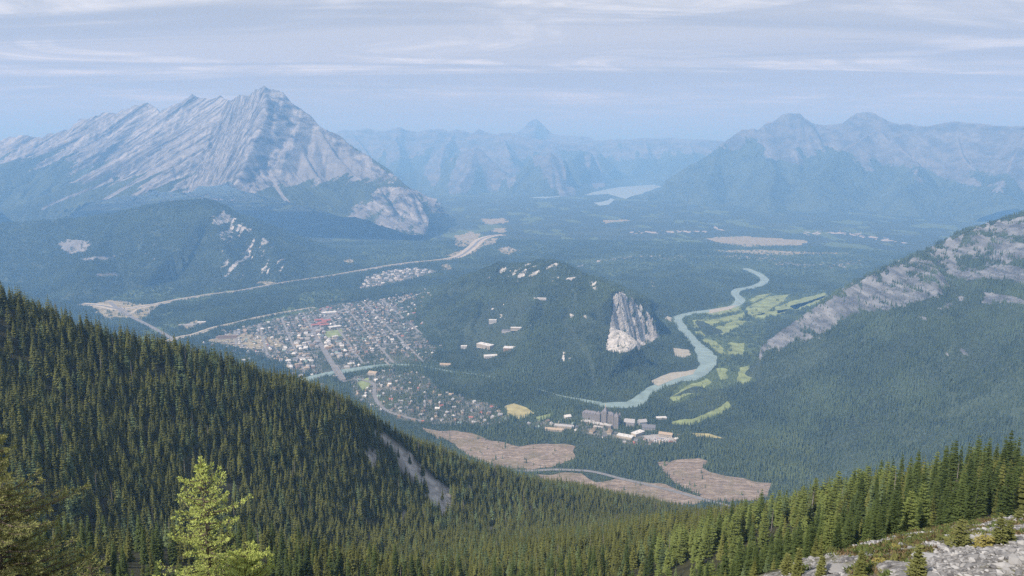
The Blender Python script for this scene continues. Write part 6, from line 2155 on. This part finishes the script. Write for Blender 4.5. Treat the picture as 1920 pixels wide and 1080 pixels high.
# ------------------------------------------------------------------ foreground larches and spruce at lower left
def fine_tree(seed, H, zmin, radius_at, whorl_dz, per, twig_gap, tuft, curl, needle_n=5, flat=0.35, tuft_gap=0.05, twig_len=0.24):
    """close tree built bough by bough: boughs, side twigs and tufts of needles, for the part above zmin"""
    rg = random.Random(seed); wood = MB(); V = []; F = []; n = 0
    nrng = np.random.default_rng(seed)
    cone_tube(wood, [(0.03 * math.sin(3 * t), 0.03 * math.cos(4 * t), H * t) for t in np.linspace(0, 1, 12)], [max(0.006, 0.11 * (1.02 - t)) for t in np.linspace(0, 1, 12)], 8)
    tufts = []
    z = zmin
    while z < H - 0.05:
        m = max(3, int(per * (0.6 + 0.5 * rg.random())))
        off = rg.random() * 6
        for k in range(m):
            a = off + 2 * math.pi * k / m + rg.uniform(-.4, .4)
            q = radius_at(H - z) * rg.choice([0.55, 0.75, 0.9, 1.0, 1.15]) * rg.uniform(0.85, 1.1)
            if q < 0.05: q = 0.05
            ca, sa = math.cos(a), math.sin(a)
            z0 = z + rg.uniform(-.5, .5) * whorl_dz
            steps = max(3, int(q / 0.12))
            pts = []
            wob = rg.uniform(-.25, .25)
            for s in range(steps + 1):
                u = s / steps
                pts.append(np.array((q * u * (ca - sa * wob * u), q * u * (sa + ca * wob * u), z0 + q * (curl[0] * u + curl[1] * u * u))))
            cone_tube(wood, pts, np.linspace(0.012 + 0.010 * q, 0.003, steps + 1), 4)
            # twigs
            L_ = 0.0
            pts = np.array(pts)
            total = q
            u = 0.12
            while u < 1.0:
                i = min(int(u * steps), steps - 1); f = u * steps - i
                p = pts[i] * (1 - f) + pts[i + 1] * f
                d = pts[i + 1] - pts[i]; d /= np.linalg.norm(d) + 1e-9
                side = rg.choice([-1, 1])
                tl = rg.uniform(0.4, 1.0) * (0.07 + twig_len * q * (1.15 - u))
                sd = np.array((-d[1], d[0], 0.0)) * side * rg.uniform(0.5, 1.1) + d * rg.uniform(0.4, 0.9) + np.array((0, 0, rg.uniform(-.45, .30) * (1 if flat > 0.3 else .6)))
                sd /= np.linalg.norm(sd) + 1e-9
                e = p + sd * tl
                cone_tube(wood, [p, e], [0.004, 0.002], 3)
                c = max(2, int(tl / tuft_gap))
                for w in range(c):
                    tufts.append((p + sd * tl * (w + 1) / c, sd))
                u += twig_gap / max(total, 0.05)
            for w in range(3): tufts.append((pts[-1] + d * 0.02 * w, d))
            for s in range(1, steps + 1): tufts.append((pts[s], d))
        z += whorl_dz * rg.uniform(0.75, 1.25)
    for s in range(14):
        tufts.append((np.array((0, 0, H - 0.03 * s)), np.array((0, 0, 1.0))))
    for p, d in tufts:
        for _ in range(needle_n):
            r_ = nrng.normal(size=3); r_ /= np.linalg.norm(r_)
            g = d * 0.75 + r_ * 0.9; g /= np.linalg.norm(g)
            ln = tuft * nrng.uniform(0.7, 1.3)
            sidev = np.cross(g, nrng.normal(size=3)); sidev /= np.linalg.norm(sidev) + 1e-9
            b = p + r_ * 0.008
            w = tuft * 0.17
            V += [b - sidev * w * 0.5, b + g * ln * 0.55 + sidev * w, b + g * ln, b + g * ln * 0.5 - sidev * w]
            F += [(n, n + 1, n + 2), (n, n + 2, n + 3)]
            n += 4
    cr = MB(); cr.add(V, F)
    return cr, wood


M_LARCH_NEAR = leaf_mat('bright_larch_needles', (0.38, 0.43, 0.115), (0.46, 0.51, 0.155), trans=0.3)
M_SPRUCE_CLOSE = leaf_mat('close_spruce_needles', (0.17, 0.18, 0.065), (0.22, 0.225, 0.085), trans=0.15)


def close_tree(name, cat, label, px, py, d, mat, seed, show, **k):
    p = at(px, py, d)
    gz = float(near_z(p[0], p[1]))
    H = p[2] - gz
    cr, wd = fine_tree(seed, H, H - show, **k)
    root = obj(name, None, label=label, cat=cat, loc=(p[0], p[1], gz))
    obj('crown', cr.mesh('crown', [mat]), parent=root); obj('trunk', wd.mesh('trunk', [M_BARK]), parent=root)
    return root


larch_r = lambda t: float(np.interp(t, [0, 0.15, 0.35, 0.6, 1.0, 1.5, 2.0, 2.4, 2.7, 3.6], [0.03, 0.09, 0.24, 0.42, 0.60, 0.80, 0.86, 0.66, 1.1, 1.5]))
close_tree('larch_tree', 'tree', 'bright yellow green larch top standing out against the dark hillside', 376, 857, 16.0, M_LARCH_NEAR, 21, 3.4, radius_at=larch_r, whorl_dz=0.16, per=5, twig_gap=0.065, tuft=0.055, curl=(0.08, 0.26), needle_n=5, twig_len=0.17, tuft_gap=0.045)
close_tree('larch_tree', 'tree', 'rounded bright larch crown just right of the tall larch top', 458, 1040, 15.0, M_LARCH_NEAR, 22, 1.2, radius_at=lambda t: float(np.interp(t, [0, 0.1, 0.3, 0.6, 1.2], [0.12, 0.3, 0.45, 0.5, 0.6])), whorl_dz=0.09, per=6, twig_gap=0.05, tuft=0.06, curl=(0.35, 0.25), needle_n=6, tuft_gap=0.04)
close_tree('spruce_tree', 'tree', 'dense olive spruce leaning in at the lower left edge', -32, 800, 14.0, M_SPRUCE_CLOSE, 23, 3.6, radius_at=lambda t: float(np.interp(t, [0, 0.3, 0.6, 0.9, 1.1, 1.5, 2.2, 3.2], [0.06, 0.35, 0.36, 0.3, 0.75, 1.05, 1.0, 1.35])), whorl_dz=0.12, per=7, twig_gap=0.045, tuft=0.042, curl=(-0.12, 0.25), needle_n=6, tuft_gap=0.035)
close_tree('spruce_tree', 'tree', 'sparse little spruce tip poking up left of the tall larch', 168, 1042, 18.0, M_SPRUCE_CLOSE, 24, 1.3, radius_at=lambda t: float(np.interp(t, [0, 0.2, 0.5, 1.0], [0.06, 0.16, 0.3, 0.6])), whorl_dz=0.13, per=4, twig_gap=0.07, tuft=0.05, curl=(0.1, 0.2), needle_n=5, tuft_gap=0.04)
print('foreground', round(time.time() - T0, 1))

# ------------------------------------------------------------------ haze
def haze():
    x0, x1, y0, y1, z0, z1 = -75000, 75000, -4000, 76000, -160.0, 1990.0
    v = [(x, y, z) for z in (z0, z1) for y in (y0, y1) for x in (x0, x1)]
    f = [(0, 2, 3, 1), (4, 5, 7, 6), (0, 1, 5, 4), (2, 6, 7, 3), (0, 4, 6, 2), (1, 3, 7, 5)]
    me = bpy.data.meshes.new('haze'); me.from_pydata(v, [], f); me.update()
    m = bpy.data.materials.new('hazy_air'); m.use_nodes = True
    t = m.node_tree; t.nodes.clear()
    out = N(t, 'ShaderNodeOutputMaterial'); pv = N(t, 'ShaderNodeVolumePrincipled')
    pv.inputs['Color'].default_value = HAZE_COLOR
    pv.inputs['Density'].default_value = HAZE_DENSITY
    pv.inputs['Absorption Color'].default_value = (0.45, 0.28, 0.05, 1)    # a little smoke in it
    pv.inputs['Anisotropy'].default_value = 0.0
    L(t, pv, 0, out, 'Volume')
    me.materials.append(m)
    obj('haze', me, kind='stuff', label='thin blue summer haze filling the valley')


HAZE_COLOR = (0.225, 0.50, 0.93, 1)       # thin air scatters blue far more than red
HAZE_DENSITY = 1.12e-4
haze()
print('script done', round(time.time() - T0, 1), 's')
